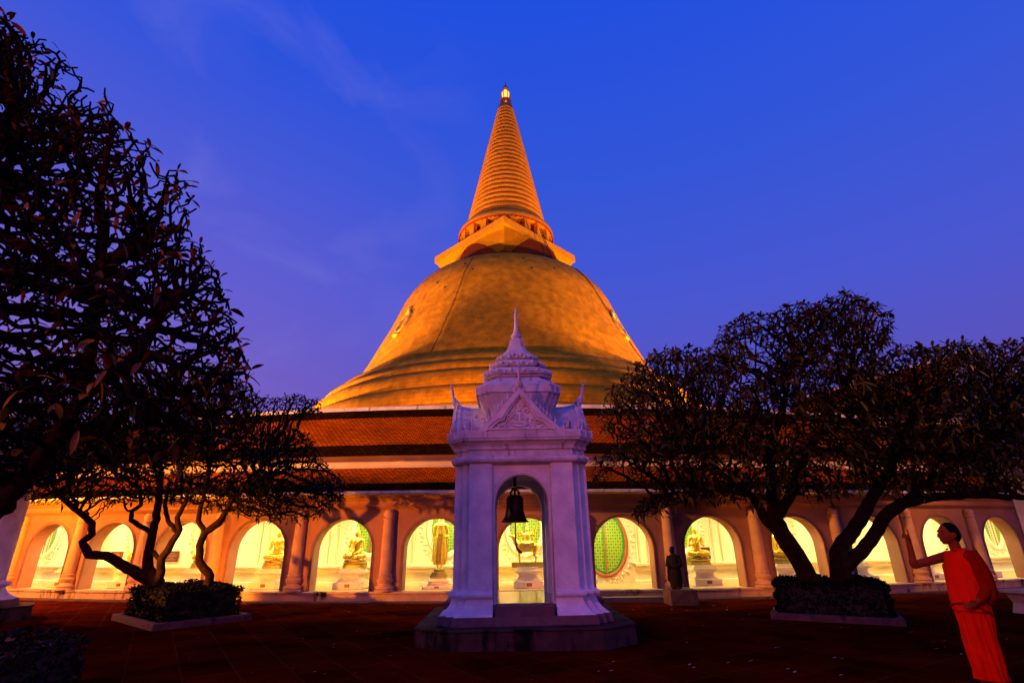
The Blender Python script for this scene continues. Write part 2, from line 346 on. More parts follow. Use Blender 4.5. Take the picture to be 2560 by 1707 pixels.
# ------------------------------------------------------------------ gallery round the chedi
BAYS=[-24.0,-21.2,-18.4,-15.6,-12.86,-10.15,-7.46,-4.65,-1.79,1.12,4.06,6.93,9.85,12.75,15.7,18.6,21.5,24.3]
EDGES=[BAYS[0]-1.4]+[(a+b)/2 for a,b in zip(BAYS,BAYS[1:])]+[BAYS[-1]+1.4]
A0,A1=EDGES[0],EDGES[-1]
gal=empty('gallery',(0,0,0)); tag(gal,'long cream arcaded gallery with two tiers of orange tiled roof curving round the chedi','gallery')
def sweep(name,prof,mats,mis=None,a0=A0,a1=A1,step=.5,parent=gal,closed=False,smooth=False):
    n=max(2,int(round((a1-a0)/step))+1); mb=MB(); L=[0]
    P=prof+[prof[0]] if closed else prof
    for k in range(len(P)-1): L.append(L[-1]+math.hypot(P[k+1][0]-P[k][0],P[k+1][1]-P[k][1]))
    an=[a0+(a1-a0)*i/(n-1) for i in range(n)]
    vs=[G(a,d,z) for a in an for d,z in P]; q=len(P); fs=[];us=[];ms=[]
    for i in range(n-1):
        u0=R_(an[i])*GR+100; u1=R_(an[i+1])*GR+100
        for k in range(q-1):
            fs.append((i*q+k,(i+1)*q+k,(i+1)*q+k+1,i*q+k+1)); us.append(((u0,L[k]),(u1,L[k]),(u1,L[k+1]),(u0,L[k+1]))); ms.append(mis[k] if mis else 0)
    mb.add(vs,fs,0,us); mb.mi=ms
    if closed:
        mb.add([vs[k] for k in range(q-1)],[tuple(range(q-1))]); mb.add([vs[(n-1)*q+k] for k in range(q-1)],[tuple(reversed(range(q-1)))])
    return mb.build(name,mats,parent,smooth)
HW=.845; ZF=.27; ZS=1.30; ZT=2.145; WT=.40; ZW=2.46
def hwdeg(w): return math.degrees(w/GR)
wall=MB()
NA=20
for bi,a in enumerate(BAYS):
    e0,e1=EDGES[bi],EDGES[bi+1]
    h=hwdeg(HW)
    def quad(p): wall.add([G(*q) for q in p],[(0,1,2,3)])
    for d,rev in ((0,False),(WT,True)):
        for x0,x1 in ((e0,a-h),(a+h,e1)):
            p=[(x0,d,ZF),(x1,d,ZF),(x1,d,ZW),(x0,d,ZW)]; quad(p[::-1] if rev else p)
        for k in range(NA):
            t0=PI-PI*k/NA; t1=PI-PI*(k+1)/NA
            p0=(a+h*math.cos(t0),ZS+(ZT-ZS)*math.sin(t0)); p1=(a+h*math.cos(t1),ZS+(ZT-ZS)*math.sin(t1))
            p=[(p0[0],d,p0[1]),(p1[0],d,p1[1]),(p1[0],d,ZW),(p0[0],d,ZW)]; quad(p[::-1] if rev else p)
    path=[(a-h,ZF),(a-h,ZS)]+[(a+h*math.cos(PI-PI*k/NA),ZS+(ZT-ZS)*math.sin(PI*k/NA)) for k in range(1,NA)]+[(a+h,ZS),(a+h,ZF)]
    for p0,p1 in zip(path,path[1:]): quad([(p0[0],0,p0[1]),(p0[0],WT,p0[1]),(p1[0],WT,p1[1]),(p1[0],0,p1[1])])
wall.build('wall',M['gwall'],gal)
for bi,a in enumerate(BAYS):                                       # brown moulding round every arch
    mb=MB(); 
    for off,th,dd in ((.010,.022,-.022),(.062,.014,-.014)):
        w0,w1=HW+off,HW+off+th
        def pth(w): 
            h=hwdeg(w); zt=ZS+(ZT-ZS)*w/HW
            return [(a-h,ZF),(a-h,ZS)]+[(a+h*math.cos(PI-PI*k/NA),ZS+(zt-ZS)*math.sin(PI*k/NA)) for k in range(1,NA)]+[(a+h,ZS),(a+h,ZF)]
        p0,p1=pth(w0),pth(w1)
        for i in range(len(p0)-1):
            mb.add([G(p0[i][0],.01,p0[i][1]),G(p0[i][0],dd,p0[i][1]),G(p1[i][0],dd,p1[i][1]),G(p1[i][0],.01,p1[i][1]),
                    G(p0[i+1][0],.01,p0[i+1][1]),G(p0[i+1][0],dd,p0[i+1][1]),G(p1[i+1][0],dd,p1[i+1][1]),G(p1[i+1][0],.01,p1[i+1][1])],
                   [(0,1,5,4),(1,2,6,5),(2,3,7,6)])
    mb.build('arch_moulding',M['trim'],gal)
sweep('plinth',[(-.16,-.02),(-.16,.20),(-.19,.215),(-.19,.255),(-.17,.268),(.02,.268)],[M['plinth']])
sweep('kerb_strip',[(-.42,-.02),(-.42,.035),(-.16,.04)],[M['kerb']])
sweep('front_step',[(-.62,-.02),(-.62,.12),(-.165,.125)],[M['step']],a0=3.2,a1=5.25)
sweep('inner_floor',[(.015,.264),(2.3,.264)],[M['innerfloor']])
sweep('back_wall',[(2.30,.2),(2.30,2.62)],[M['inner']])
sweep('ceiling',[(.40,2.44),(2.32,2.50)],[M['inner']])
for q0,q1 in ((A0,4.06-.98),(4.06+.98,A1)): sweep('dado',[(2.02,.26),(2.02,.34),(2.10,.36),(2.10,.62),(2.04,.66),(2.0,.70),(2.0,.74),(1.93,.78),(1.93,.83),(2.30,.84)],[M['inner']],a0=q0,a1=q1)
# cornice under the eave
sweep('cornice',[(.01,2.40),(-.03,2.41),(-.05,2.44),(-.10,2.45),(-.11,2.475),(-.16,2.48),(-.17,2.51),(-.14,2.53),(-.14,2.64),(-.18,2.66),(-.20,2.70),(-.27,2.72),(-.27,2.76)],[M['gwall']])
sweep('eave_board',[(-.27,2.758),(-.46,2.80),(-.48,2.81),(-.48,2.875),(-.44,2.885)],[M['ridge']],smooth=False)
def lin(p,q,t): return (p[0]+(q[0]-p[0])*t,p[1]+(q[1]-p[1])*t)
e0,e1=(-.46,2.885),(.86,3.70)
sweep('lower_roof',[e0,lin(e0,e1,.30),e1],[M['tiledark'],M['tile']],[0,1])
sweep('clerestory_band',[(.84,3.66),(.80,3.68),(.80,3.76),(.84,3.78),(.84,3.95),(.80,3.97),(.76,4.0),(.66,4.03)],[M['fascia']])
f0,f1=(.62,4.03),(3.2,6.13)
sweep('upper_roof',[(.66,4.02),f0,(.62,4.05),lin((.62,4.05),f1,.20),lin(f0,f1,.80),f1],[M['tiledark'],M['tile'],M['ridge']],[2,0,0,1,0])
sweep('roof_ridge',[(3.16,6.08),(3.16,6.22),(3.22,6.25),(3.36,6.25),(3.42,6.22),(3.42,6.08)],[M['ridge']])
sweep('rear_roof',[(3.40,6.12),(5.6,4.6)],[M['tile']])
sweep('rear_wall',[(5.3,4.75),(5.3,-.02)],[M['gwall']])
# half columns on the piers
colp=[(.22,0),(.22,.035),(.19,.05),(.215,.09),(.205,.13),(.16,.15),(.145,.20),(.18,.25),(.185,.30),(.15,.34),(.16,.38),(.165,.41),(.145,.43),(.138,.9),(.128,1.6),(.118,1.84),(.135,1.86),(.14,1.89),(.115,1.91),(.12,1.95),(.135,2.0),(.12,2.06),(.085,2.11),(.0,2.115)]
proto=None
for k,a in enumerate(EDGES[1:-1]):
    p=G(a,-.055,ZF)
    if proto is None:
        mb=MB(); mb.lathe(colp,n=20,cap=False); proto=mb.build('column',M['column'],gal,smooth='auto'); o=proto
    else:
        o=proto.copy(); C.objects.link(o); o.parent=gal
    o.location=p; o.rotation_euler=(0,0,R_(a)); o.scale=(1.2,1.2,1)
# oval windows in the back wall
def oval(w,zt,zb,n=36,p=2.0):
    zc=(zt+zb)/2; hh=(zt-zb)/2
    return [(w*math.cos(2*PI*i/n),zc+hh*math.sin(2*PI*i/n)) for i in range(n)]
def make_window(big):
    w=.50 if not big else .66; zb=1.20 if not big else .52; zt=2.62 if not big else 2.40
    fr=MB(); n=40
    # local x across, y depth (positive away from the viewer), z up
    def ring(w0,zb0,zt0,w1,zb1,zt1,y0,y1,mb,mi=0):
        a=oval(w0,zt0,zb0,n); b=oval(w1,zt1,zb1,n)
        mb.add([(x,y0,z) for x,z in a]+[(x,y1,z) for x,z in b],[(i,(i+1)%n,n+(i+1)%n,n+i) for i in range(n)],mi)
    root=None
    def stk(k): return (w+k,zb-k,min(zt+k,2.45) if big else zt+k)
    if big:
        prof=[(.00,.0),(.00,-.05),(.03,-.08),(.075,-.08),(.10,-.05),(.10,.0)]
    else:
        prof=[(.0,.0),(.0,-.05),(.06,-.09),(.13,-.09),(.16,-.05),(.16,.0)]
    for (k0,y0),(k1,y1) in zip(prof,prof[1:]):
        A=stk(k0);B=stk(k1); ring(A[0],A[1],A[2],B[0],B[1],B[2],y0,y1,fr)
    win=MB(); a=oval(w,stk(0)[2],zb,n); zc=(zb+stk(0)[2])/2
    win.add([(x,-.015,z) for x,z in a]+[(0,-.015,zc)],[(i,(i+1)%n,n) for i in range(n)],0,[[(x+5,z) for x,z in (a[i],a[(i+1)%n],(0,zc))] for i in range(n)])
    if big:
        A=(w,zb,stk(0)[2]);B=(w-.07,zb+.07,stk(0)[2]-.07); 
        ring(*A,*B,-.02,-.035,win,1)
    o=win.build('window',[M['lattice'],M['greenborder']],gal)
    f=fr.build('frame',M['redframe'] if big else M['cream_trim'],o,smooth='auto')
    bb=MB(); bb.box((.0,-.04,zc),(.022,.02,(stk(0)[2]-zb)/2-.02),mi=0); bb.box((-.045 if not big else -.04,-.032,zc),(.018,.012,(stk(0)[2]-zb)/2-.04),mi=1); bb.build('centre_bar',[M['redframe'],M['greenborder']],o)
    # foliage relief curling round the frame
    rl=MB(); r2=random.Random(3)
    for side in (-1,1):
        for i in range(17):
            t=-PI/2+side*(.12+i*.135); off=.30 if not big else .24
            for q in range(3):
                k=off+r2.uniform(-.05,.09)
                x=(w+k)*math.cos(t+r2.uniform(-.04,.04)); z=zc+((stk(0)[2]-zb)/2+k)*math.sin(t)
                if z>2.42: continue
                ang=r2.uniform(0,2*PI); rr=r2.uniform(.025,.05); pts=[]
                for s in range(6):
                    u=s/5*4.2; pts.append((x+rr*(1-s*.13)*math.cos(ang+side*u),-.02-.012*math.sin(s),z+rr*(1-s*.13)*math.sin(ang+side*u)))
                rl.tube(pts,[.008,.016,.018,.016,.012,.006],5)
    rl.build('foliage_relief',M['cream_trim'],o,smooth=True)
    return o
wsmall=make_window(False); wbig=make_window(True)
first=True
for a in BAYS:
    if abs(a-4.06)<.01: o=wbig
    else:
        o=wsmall if first else copy_tree(wsmall,gal); first=False
    aw=a+(0 if abs(a)<8.5 else math.copysign(1.0 if abs(a)<11 else 1.4,a))
    o.location=G(aw,2.29,0); o.rotation_euler=(0,0,R_(aw))
# plain pilaster strips between windows
for a in EDGES[1:-1]:
    mb=MB(); mb.box((0,0,1.62),(.10,.03,.80)); mb.box((.19,.012,1.62),(.02,.018,.80)); mb.box((-.19,.012,1.62),(.02,.018,.80)); o=mb.build('pilaster',M['inner'],gal,bevel=.006); o.location=G(a,2.27,0); o.rotation_euler=(0,0,R_(a))
# wall plaques with writing seen through some arches
def plaque_lines(w,h,rows,seed,mb):
    r2=random.Random(seed)
    for k in range(rows):
        z=h-(k+.9)*2*h/(rows+.8); L=w*r2.uniform(.35,.85); x=-L
        while x<L:
            q=r2.uniform(.012,.04); mb.box((x+q/2,-.013,z),(q/2,.001,.006)); x+=q+.012
for a,dx in ((-15.6,.62),(-12.86,.1),(-10.15,-.25),(6.93,.55),(9.85,.6)):
    e=empty('inscription_board'); e.parent=gal
    mb=MB(); mb.box((0,0,0),(.27,.012,.17)); p=mb.build('board',M['plaque'],e,bevel=.004)
    mb=MB(); plaque_lines(.22,.14,5,int(a*7),mb); mb.build('lettering',M['plaquetext'],e)
    e.location=G(a+hwdeg(dx),1.85 if dx>.3 else 2.24,1.12); e.rotation_euler=(0,0,R_(a))
for a in BAYS:          # the lamp over every niche
    lamp('niche_lamp','AREA',G(a,1.15,2.40),58,(1.0,.87,.38),.9,G(a,1.45,.3))

# ------------------------------------------------------------------ statues and pedestals
def make_pedestal(hh=.82,wide=.46):
    r=empty('pedestal')
    mb=MB(); mb.box((0,0,.09),(wide*.90,wide*.95,.09)); b=mb.build('base_block',M['pedestal'],r,bevel=.008)
    mb=MB(); s=wide/.46
    sq=lambda h,z:[(-h*s,-h*s*.85,z),(h*s,-h*s*.85,z),(h*s,h*s*.85,z),(-h*s,h*s*.85,z)]
    mb.loft([sq(.37,.18),sq(.37,.20),sq(.33,.22),sq(.30,.25),sq(.27,.27),sq(.26,.34),sq(.30,.38),sq(.345,.40),sq(.375,.41),sq(.385,.435),sq(.375,.46),sq(.33,.465),sq(.33,.50),sq(.30,.505),sq(.30,.54)]); mb.build('stepped_body',M['pedestal'],r,bevel=.003)
    mb=MB(); mb.box((.02,-wide*.95-.006,.095),(.072,.006,.042)); p=mb.build('plaque',M['plaque'],r)
    mb=MB()
    for z in (.112,.080):
        for k in range(5): mb.box((-.02+k*.02,-wide*.95-.0135,z),(.006,.001,.006))
    mb.build('lettering',M['plaquetext'],p)
    return r
def make_throne(parent):
    mb=MB(); pr=[(.34,0,.24),(.34,.09,.24),(.31,.10,.22),(.34,.13,.23),(.345,.15,.24),(.30,.17,.21),(.31,.20,.22),(.30,.23,.21)]
    rings=[[(w*c,d*s_,z) for c,s_ in [(math.copysign(abs(math.cos(t))**.5,math.cos(t)),math.copysign(abs(math.sin(t))**.5,math.sin(t))) for t in [2*PI*k/28 for k in range(28)]]] for w,z,d in [(a,b,c) for a,b,c in pr]]
    mb.loft(rings); return mb.build('lotus_throne',M['oldgold'],parent,smooth='auto')
def seated_fn(pose):
    def fn(mb):
        z0=.23
        for s in (-1,1):
            capsule(mb,(s*.07,.02,z0+.09),(s*.25,-.09,z0+.07),.085,.062)
            capsule(mb,(s*.25,-.10,z0+.06),(-s*.06,-.19,z0+.055+.02*(s>0)),.056,.042)
        capsule(mb,(0,.02,z0+.08),(0,.01,z0+.26),.12,.098)
        capsule(mb,(0,.01,z0+.26),(0,0,z0+.37),.10,.112)
        capsule(mb,(-.105,0,z0+.41),(.105,0,z0+.41),.058,.058)
        capsule(mb,(0,0,z0+.42),(0,-.005,z0+.52),.042,.038)
        sphere_prim(mb,(0,-.01,z0+.575),(.060,.068,.082),14,10)
        sphere_prim(mb,(0,.0,z0+.655),(.036,.038,.035)); capsule(mb,(0,0,z0+.67),(0,0,z0+.76),.017,.006)
        sphere_prim(mb,(0,-.078,z0+.570),(.010,.014,.022)); sphere_prim(mb,(0,-.070,z0+.535),(.018,.008,.006))
        for s in (-1,1): capsule(mb,(s*.060,.0,z0+.60),(s*.064,.0,z0+.52),.011,.012)
        if pose=='earth':
            capsule(mb,(-.16,0,z0+.40),(-.205,-.01,z0+.23),.046,.038); capsule(mb,(-.205,-.01,z0+.23),(-.20,-.17,z0+.13),.036,.024); capsule(mb,(-.20,-.17,z0+.13),(-.205,-.20,z0+.05),.024,.014)
            capsule(mb,(.16,0,z0+.40),(.205,-.01,z0+.23),.046,.038); capsule(mb,(.205,-.01,z0+.23),(.07,-.17,z0+.135),.036,.026); capsule(mb,(.07,-.17,z0+.135),(-.03,-.19,z0+.13),.026,.015)
        else:
            for s in (-1,1):
                capsule(mb,(s*.16,0,z0+.40),(s*.20,-.02,z0+.24),.046,.038); capsule(mb,(s*.20,-.02,z0+.24),(s*.075,-.15,z0+.30),.036,.025)
                for q in range(4): capsule(mb,(s*(.060+.010*q),-.155,z0+.315),(s*(.052+.015*q),-.165,z0+.385-.005*abs(q-1.5)),.0085,.006)
                sphere_prim(mb,(s*.075,-.153,z0+.31),(.028,.014,.028)); capsule(mb,(s*.055,-.155,z0+.30),(s*.030,-.165,z0+.33),.009,.006)
        # robe edge across the chest
        mb.tube([(.10,-.085,z0+.43),(.03,-.118,z0+.36),(-.05,-.120,z0+.26),(-.10,-.09,z0+.17)],[.010]*4,6)
    return fn
def make_seated(pose):
    r=empty('buddha_statue'); q=blob('figure',seated_fn(pose),.0105,M['gold'],r,2); q.scale=(1.18,1.1,1.30); q.location.z=-.069; make_throne(r); return r
def standing_fn(mb):
    # robe flaring to the sides, body under it
    rings=[]
    for z,w,d in ((.05,.15,.07),(.10,.175,.085),(.40,.165,.085),(.62,.145,.085),(.75,.125,.085),(.9,.115,.075)):
        rings.append([(w*math.cos(2*PI*k/24),d*math.sin(2*PI*k/24)*(1+.10*math.cos(12*2*PI*k/24)),z) for k in range(24)])
    mb.loft(rings)
    for s in (-1,1):
        capsule(mb,(s*.05,-.01,-.02),(s*.05,-.01,.12),.028,.035); capsule(mb,(s*.05,-.01,-.03),(s*.055,-.085,-.035),.024,.018)
        capsule(mb,(s*.15,.0,1.0),(s*.185,.01,.76),.044,.034)
        mb.loft([[(s*x,.012*y,z) for x,y in ((.10,-1),(xx,-1),(xx,1),(.10,1))] for z,xx in ((.14,.205),(.5,.195),(.72,.17))])
    capsule(mb,(-.185,.01,.76),(-.205,-.07,.60),.032,.020); capsule(mb,(-.205,-.07,.60),(-.215,-.09,.52),.018,.010)
    capsule(mb,(.185,.01,.76),(.12,-.10,.74),.032,.020); capsule(mb,(.12,-.10,.74),(.07,-.12,.80),.02,.012)
    capsule(mb,(0,0,.85),(0,0,1.0),.105,.118); capsule(mb,(-.11,0,1.02),(.11,0,1.02),.05,.05)
    capsule(mb,(0,0,1.03),(0,0,1.12),.042,.036); sphere_prim(mb,(0,-.01,1.17),(.055,.062,.075),14,10); sphere_prim(mb,(0,0,1.245),(.034,.036,.032)); capsule(mb,(0,0,1.26),(0,0,1.36),.016,.005)
    sphere_prim(mb,(0,-.072,1.165),(.009,.012,.02))
    for s in (-1,1): capsule(mb,(s*.056,0,1.19),(s*.060,0,1.11),.010,.010)
    mb.tube([(-.03,-.10,.86),(0,-.112,.80),(.03,-.10,.86)],[.012]*3,6)
    mb.box((0,-.085,.84),(.035,.02,.05))
def make_standing():
    r=empty('buddha_statue'); blob('figure',standing_fn,.0105,M['gold'],r,2)
    mb=MB(); sq=lambda h,z:[(-h,-h*.8,z),(h,-h*.8,z),(h,h*.8,z),(-h,h*.8,z)]
    mb.loft([sq(.20,-.27),sq(.20,-.17),sq(.165,-.165),sq(.165,-.14),sq(.18,-.135),sq(.17,-.11),sq(.12,-.105),sq(.13,-.05)]); mb.build('stepped_base',M['oldgold'],r)
    return r
def bull_fn(mb):
    capsule(mb,(-.16,0,.30),(.16,0,.31),.10,.095); capsule(mb,(-.16,0,.34),(-.24,0,.42),.085,.065); sphere_prim(mb,(-.10,0,.40),(.07,.05,.05))
    capsule(mb,(-.24,0,.42),(-.29,0,.52),.062,.042); capsule(mb,(-.29,0,.53),(-.38,0,.555),.042,.026)
    for s in (-1,1):
        capsule(mb,(-.29,s*.03,.56),(-.285,s*.05,.63),.010,.005); capsule(mb,(-.28,s*.04,.54),(-.26,s*.085,.53),.012,.006)
        capsule(mb,(-.16,s*.055,.26),(-.17,s*.055,.13),.038,.022); capsule(mb,(-.17,s*.055,.13),(-.16,s*.055,.0),.020,.024)
        capsule(mb,(.17,s*.055,.27),(.14,s*.055,.17),.046,.028); capsule(mb,(.14,s*.055,.17),(.185,s*.055,.12),.025,.020); capsule(mb,(.185,s*.055,.12),(.17,s*.055,.0),.018,.024)
    mb.tube([(.25,0,.34),(.30,0,.31),(.305,0,.22),(.27,-.01,.16)],[.014,.011,.010,.016],6)
    # rider with several arms
    capsule(mb,(0,-.01,.40),(0,-.01,.55),.075,.07); capsule(mb,(-.075,0,.57),(.075,0,.57),.035,.035); capsule(mb,(0,0,.58),(0,0,.64),.025,.024); sphere_prim(mb,(0,-.005,.675),(.038,.042,.05)); capsule(mb,(0,0,.72),(0,0,.83),.026,.006)
    for s in (-1,1):
        capsule(mb,(0,-.05,.40),(s*.12,-.10,.40),.05,.04); capsule(mb,(s*.12,-.11,.40),(s*.03,-.14,.39),.035,.03)
        for zz,xx in ((.50,.16),(.60,.17),(.68,.14)):
            capsule(mb,(s*.09,0,.57),(s*xx,-.02,zz-.03),.022,.016); capsule(mb,(s*xx,-.02,zz-.03),(s*(xx+.02),-.07,zz+.05),.015,.012)
        capsule(mb,(s*.19,-.07,.62),(s*.22,-.07,.78),.006,.012)
def make_bull():
    r=empty('bull_rider_statue'); blob('figure',bull_fn,.0105,M['gold'],r,2)
    mb=MB(); mb.box((0,0,-.03),(.33,.16,.05)); mb.build('plinth_slab',M['oldgold'],r,bevel=.005)
    mb=MB(); mb.box((0,-.105,.33),(.045,.01,.045)); mb.build('saddle_cloth',M['whitetube'],r,bevel=.004)
    return r
SD=1.08
peds={}
desc={-15.6:'in the leftmost lit niche',-12.86:'in the second niche from the left',-10.15:'behind the left planter tree',-7.46:'under the statue with raised hands, below drooping twigs',-4.65:'under the earth touching Buddha',-1.79:'just left of the bell tower',1.12:'under the bull statue',6.93:'right of the dark stone figure',9.85:'behind the leaning trunk',12.75:'behind the forked trunk',15.7:'in the niche beside the monk\'s head',18.6:'in the rightmost niche beyond the monk'}
pp=make_pedestal()
fp=True
for a,dsc in desc.items():
    o=pp if fp else copy_tree(pp); fp=False
    o.location=G(a,SD-.10,ZF); o.rotation_euler=(0,0,R_(a))
    tag(o,'cream stepped pedestal with small red plaque '+dsc,'pedestal','pedestals in the gallery niches')
sA=make_seated('earth'); sB=make_seated('teach')
places=[(-15.6,sA,0,'seated golden Buddha hidden deep in the leftmost lit niche'),(-12.86,None,0,'seated golden Buddha on a low throne in the second niche from the left'),(-10.15,None,0,'seated golden Buddha partly behind the curved planter stem on the left'),
 (-7.46,sB,1,'seated golden Buddha with raised hands in the niche beneath the drooping twigs'),(-4.65,None,0,'seated golden Buddha touching the earth, whole in the niche two left of the bell tower'),
 (6.93,None,1,'seated golden Buddha holding both palms up, right of the dark stone figure'),(9.85,None,0,'seated golden Buddha behind the leaning trunk on the right'),(12.75,None,0,'seated golden Buddha seen between the forked trunks'),(15.7,None,0,'seated golden Buddha whose lap shows left of the monk\'s face')]
for a,src,k,lab in places:
    if src is not None: o=src
    else: o=copy_tree(sB if k else sA)
    o.location=G(a,SD,ZF+.54); o.rotation_euler=(0,0,R_(a)); tag(o,lab,'statue','seated golden statues in the niches')
s=make_standing(); s.location=G(-1.79,SD,ZF+.54+.0); s.location.z=ZF+.57; s.rotation_euler=(0,0,R_(-1.79)); tag(s,'slim standing golden Buddha with flaring robe, left of the bell tower','statue')
for ch in list(bpy.data.objects):
    if ch.get('label','').endswith('just left of the bell tower'): ch.scale=(.95,.95,.46)
s.location.z=ZF+.27*1+.02+.27-.27+.25
s.location.z=.79; s.scale=(1.17,1.17,1.15); s.location.z=.815
s=make_bull(); s.scale=(1.42,1.3,1.38); s.location=G(1.12,SD,ZF+.54+.10); s.rotation_euler=(0,0,R_(1.12)); tag(s,'golden many armed rider on a standing bull, seen through the bell tower','statue')
def archer_fn(mb):
    capsule(mb,(0,0,.10),(0,0,.26),.07,.075); sphere_prim(mb,(0,0,.38),(.045,.045,.055)); capsule(mb,(0,0,.28),(0,0,.34),.03,.025); capsule(mb,(0,0,.42),(0,0,.50),.02,.006)
    for q in (-1,1):
        capsule(mb,(0,0,.09),(q*.14,-.03,.05),.055,.04); capsule(mb,(q*.14,-.03,.05),(q*.02,-.09,.04),.035,.03)
        capsule(mb,(q*.07,0,.29),(q*.15,-.02,.20),.028,.02); capsule(mb,(q*.15,-.02,.20),(q*.17,-.04,.34),.018,.012)
    capsule(mb,(-.17,-.04,.34),(-.30,-.04,.46),.012,.005)
r=empty('small_deity_statue'); blob('figure',archer_fn,.012,M['gilt_dark'],r,2); mb=MB(); mb.box((0,0,-.02),(.26,.18,.03)); mb.build('base_slab',M['gilt_dark'],r)
r.location=G(18.6,SD-.1,ZF+.54+.05); r.rotation_euler=(0,0,R_(18.6)); tag(r,'small dark bronze crouching deity on the rightmost pedestal','statue')

# ------------------------------------------------------------------ chedi
ch=empty('chedi',(GX,GY,0)); tag(ch,'huge golden bell shaped chedi with ringed spire rising behind the gallery','pagoda')
def cpart(name,prof,m_,n=160,uv=True,smooth='auto'):
    mb=MB(); mb.lathe(prof,n=n,cap=False,uv=uv); return mb.build(name,m_,ch,smooth)
bands=[(27.5,0),(27.5,9.5),(27.2,10.2),(26.9,10.4),(27.0,11.2),(26.7,12.0),(26.2,12.3),(26.15,12.9),(25.9,13.6),(25.2,14.1),(24.9,14.25),(24.85,14.8),(24.5,15.5),(23.9,15.95),(23.55,16.05),(23.5,16.5),(23.2,16.9),(22.6,17.25),(22.3,17.3),(22.1,17.8),(21.6,18.25),(20.9,18.6),(20.3,18.75),(20.1,18.95)]
cpart('terrace_rings',bands,M['chedi'])
dome=[(20.1,18.9),(19.95,19.1),(19.5,20.05),(19.0,21),(18.5,22),(18.05,23),(17.6,24),(17.12,25),(16.66,26),(16.2,27),(15.8,28),(15.4,29),(15.0,30),(14.6,31),(14.08,32),(13.42,33),(12.65,34),(11.8,34.8),(10.8,35.42),(9.7,36.0),(8.6,36.6),(7.7,37.05),(7.2,37.2)]
import itertools
def resample(pr,n):
    P=np.array(pr,float); t=np.arange(len(P)); tt=np.linspace(0,len(P)-1,n)
    # Catmull-Rom
    o=[]
    for x in tt:
        i=min(int(x),len(P)-2); f=x-i; p0=P[max(i-1,0)];p1=P[i];p2=P[i+1];p3=P[min(i+2,len(P)-1)]
        o.append(tuple(.5*((2*p1)+(-p0+p2)*f+(2*p0-5*p1+4*p2-p3)*f*f+(-p0+3*p1-3*p2+p3)*f**3)))
    return o
cpart('dome',resample(dome,70),M['chedi'])
cpart('neck',[(7.55,36.9),(7.4,37.3),(7.4,40.0)],M['darkred'],uv=False)
mb=MB()
def dia(h,z,rot=0):
    h*=10.48/10.95
    return [(h*math.cos(PI/2*k-PI/2+rot),h*math.sin(PI/2*k-PI/2+rot),z) for k in range(4)]
mb.loft([dia(8.6,37.55),dia(10.5,39.85),dia(10.55,40.05),dia(10.95,40.1),dia(10.95,41.2),dia(10.7,41.24),dia(10.5,41.28)])
mb.build('square_harmika',M['harmika'],ch,bevel=.04)
cpart('colonnade_drum',[(5.6,41.2),(5.6,44.4)],M['redinner'],96,uv=False)
mb=MB(); K=288
mb.loft([[(r_*math.cos(2*PI*k/K),r_*math.sin(2*PI*k/K),43.70-q*(.10+.16*abs(math.sin(PI*k/4)))) for k in range(K)] for r_,q in ((7.18,0),(7.16,1),(7.02,1),(7.00,0))],True,False)
mb.build('scalloped_trim',M['redinner'],ch)
for k in range(20):
    a=2*PI*(k+.5)/20; mb=MB(); mb.box((6.5*math.cos(a),6.5*math.sin(a),42.55),(.34,.44,1.4),a); mb.box((6.5*math.cos(a),6.5*math.sin(a),43.6),(.42,.52,.14),a); mb.box((6.5*math.cos(a),6.5*math.sin(a),41.4),(.42,.52,.2),a); mb.build('colonnade_pillar',M['harmika'],ch)
cpart('colonnade_roof',[(5.0,43.75),(7.02,43.66),(7.15,43.70),(7.18,44.0),(7.05,44.4),(6.8,44.8),(6.45,45.15),(6.25,45.3),(5.8,45.4)],M['harmika'],uv=False)
pr=[]; nr=27; z0,z1,r0,r1=45.2,69.5,5.98,1.16
zz=[z0+(z1-z0)*(1-(1-i/nr)**1.06) for i in range(nr+1)]
for i in range(nr):
    za,zb=zz[i],zz[i+1]; ra=r0+(r1-r0)*(za-z0)/(z1-z0); rb=r0+(r1-r0)*(zb-z0)/(z1-z0); h=zb-za
    for q in range(7):
        t=q/6; pr.append((ra+(rb-ra)*t+.24*h*math.sin(PI*(.08+.84*t))-.12*h*(q in (0,)),za+h*t*.90))
    pr.append((rb-.34*h,zb-.10*h))
cpart('spire_rings',pr,M['rings'],96)
cpart('spire_neck',[(1.14,69.4),(1.22,69.6),(1.18,70.1),(1.05,70.4),(.9,70.8),(.75,70.95),(.9,71.2),(.95,71.4),(.5,71.5)],M['gilt_dark'],32,uv=False)
for k in range(10):
    a=2*PI*k/10; mb=MB(); mb.tube([(.9*math.cos(a),.9*math.sin(a),71.3),(1.0*math.cos(a),1.0*math.sin(a),71.6),(.95*math.cos(a),.95*math.sin(a),71.9)],[.08,.06,.02],5); mb.build('crown_petal',M['gilt_dark'],ch)
cpart('finial_lamp',[(.1,71.45),(.35,71.7),(.58,72.4),(.66,73.1),(.5,73.5),(.25,73.8),(.1,73.9)],M['lampglow'],20,uv=False)
cpart('finial_tip',[(.1,73.85),(.42,74.0),(.45,74.3),(.25,74.6),(.12,74.8),(.06,75.4),(.0,76.1)],M['gilt_dark'],16,uv=False)
mb=MB()
for k in range(6):
    a=2*PI*k/6; mb.tube([(.45*math.cos(a),.45*math.sin(a),71.5),(.66*math.cos(a),.66*math.sin(a),72.4),(.74*math.cos(a),.74*math.sin(a),73.1),(.35*math.cos(a),.35*math.sin(a),73.9)],.07,5)
mb.build('lamp_cage',M['gilt_dark'],ch)
lamp('finial_light','POINT',(GX,GY-1.6,72.2),90,(1,.45,.08),.3)
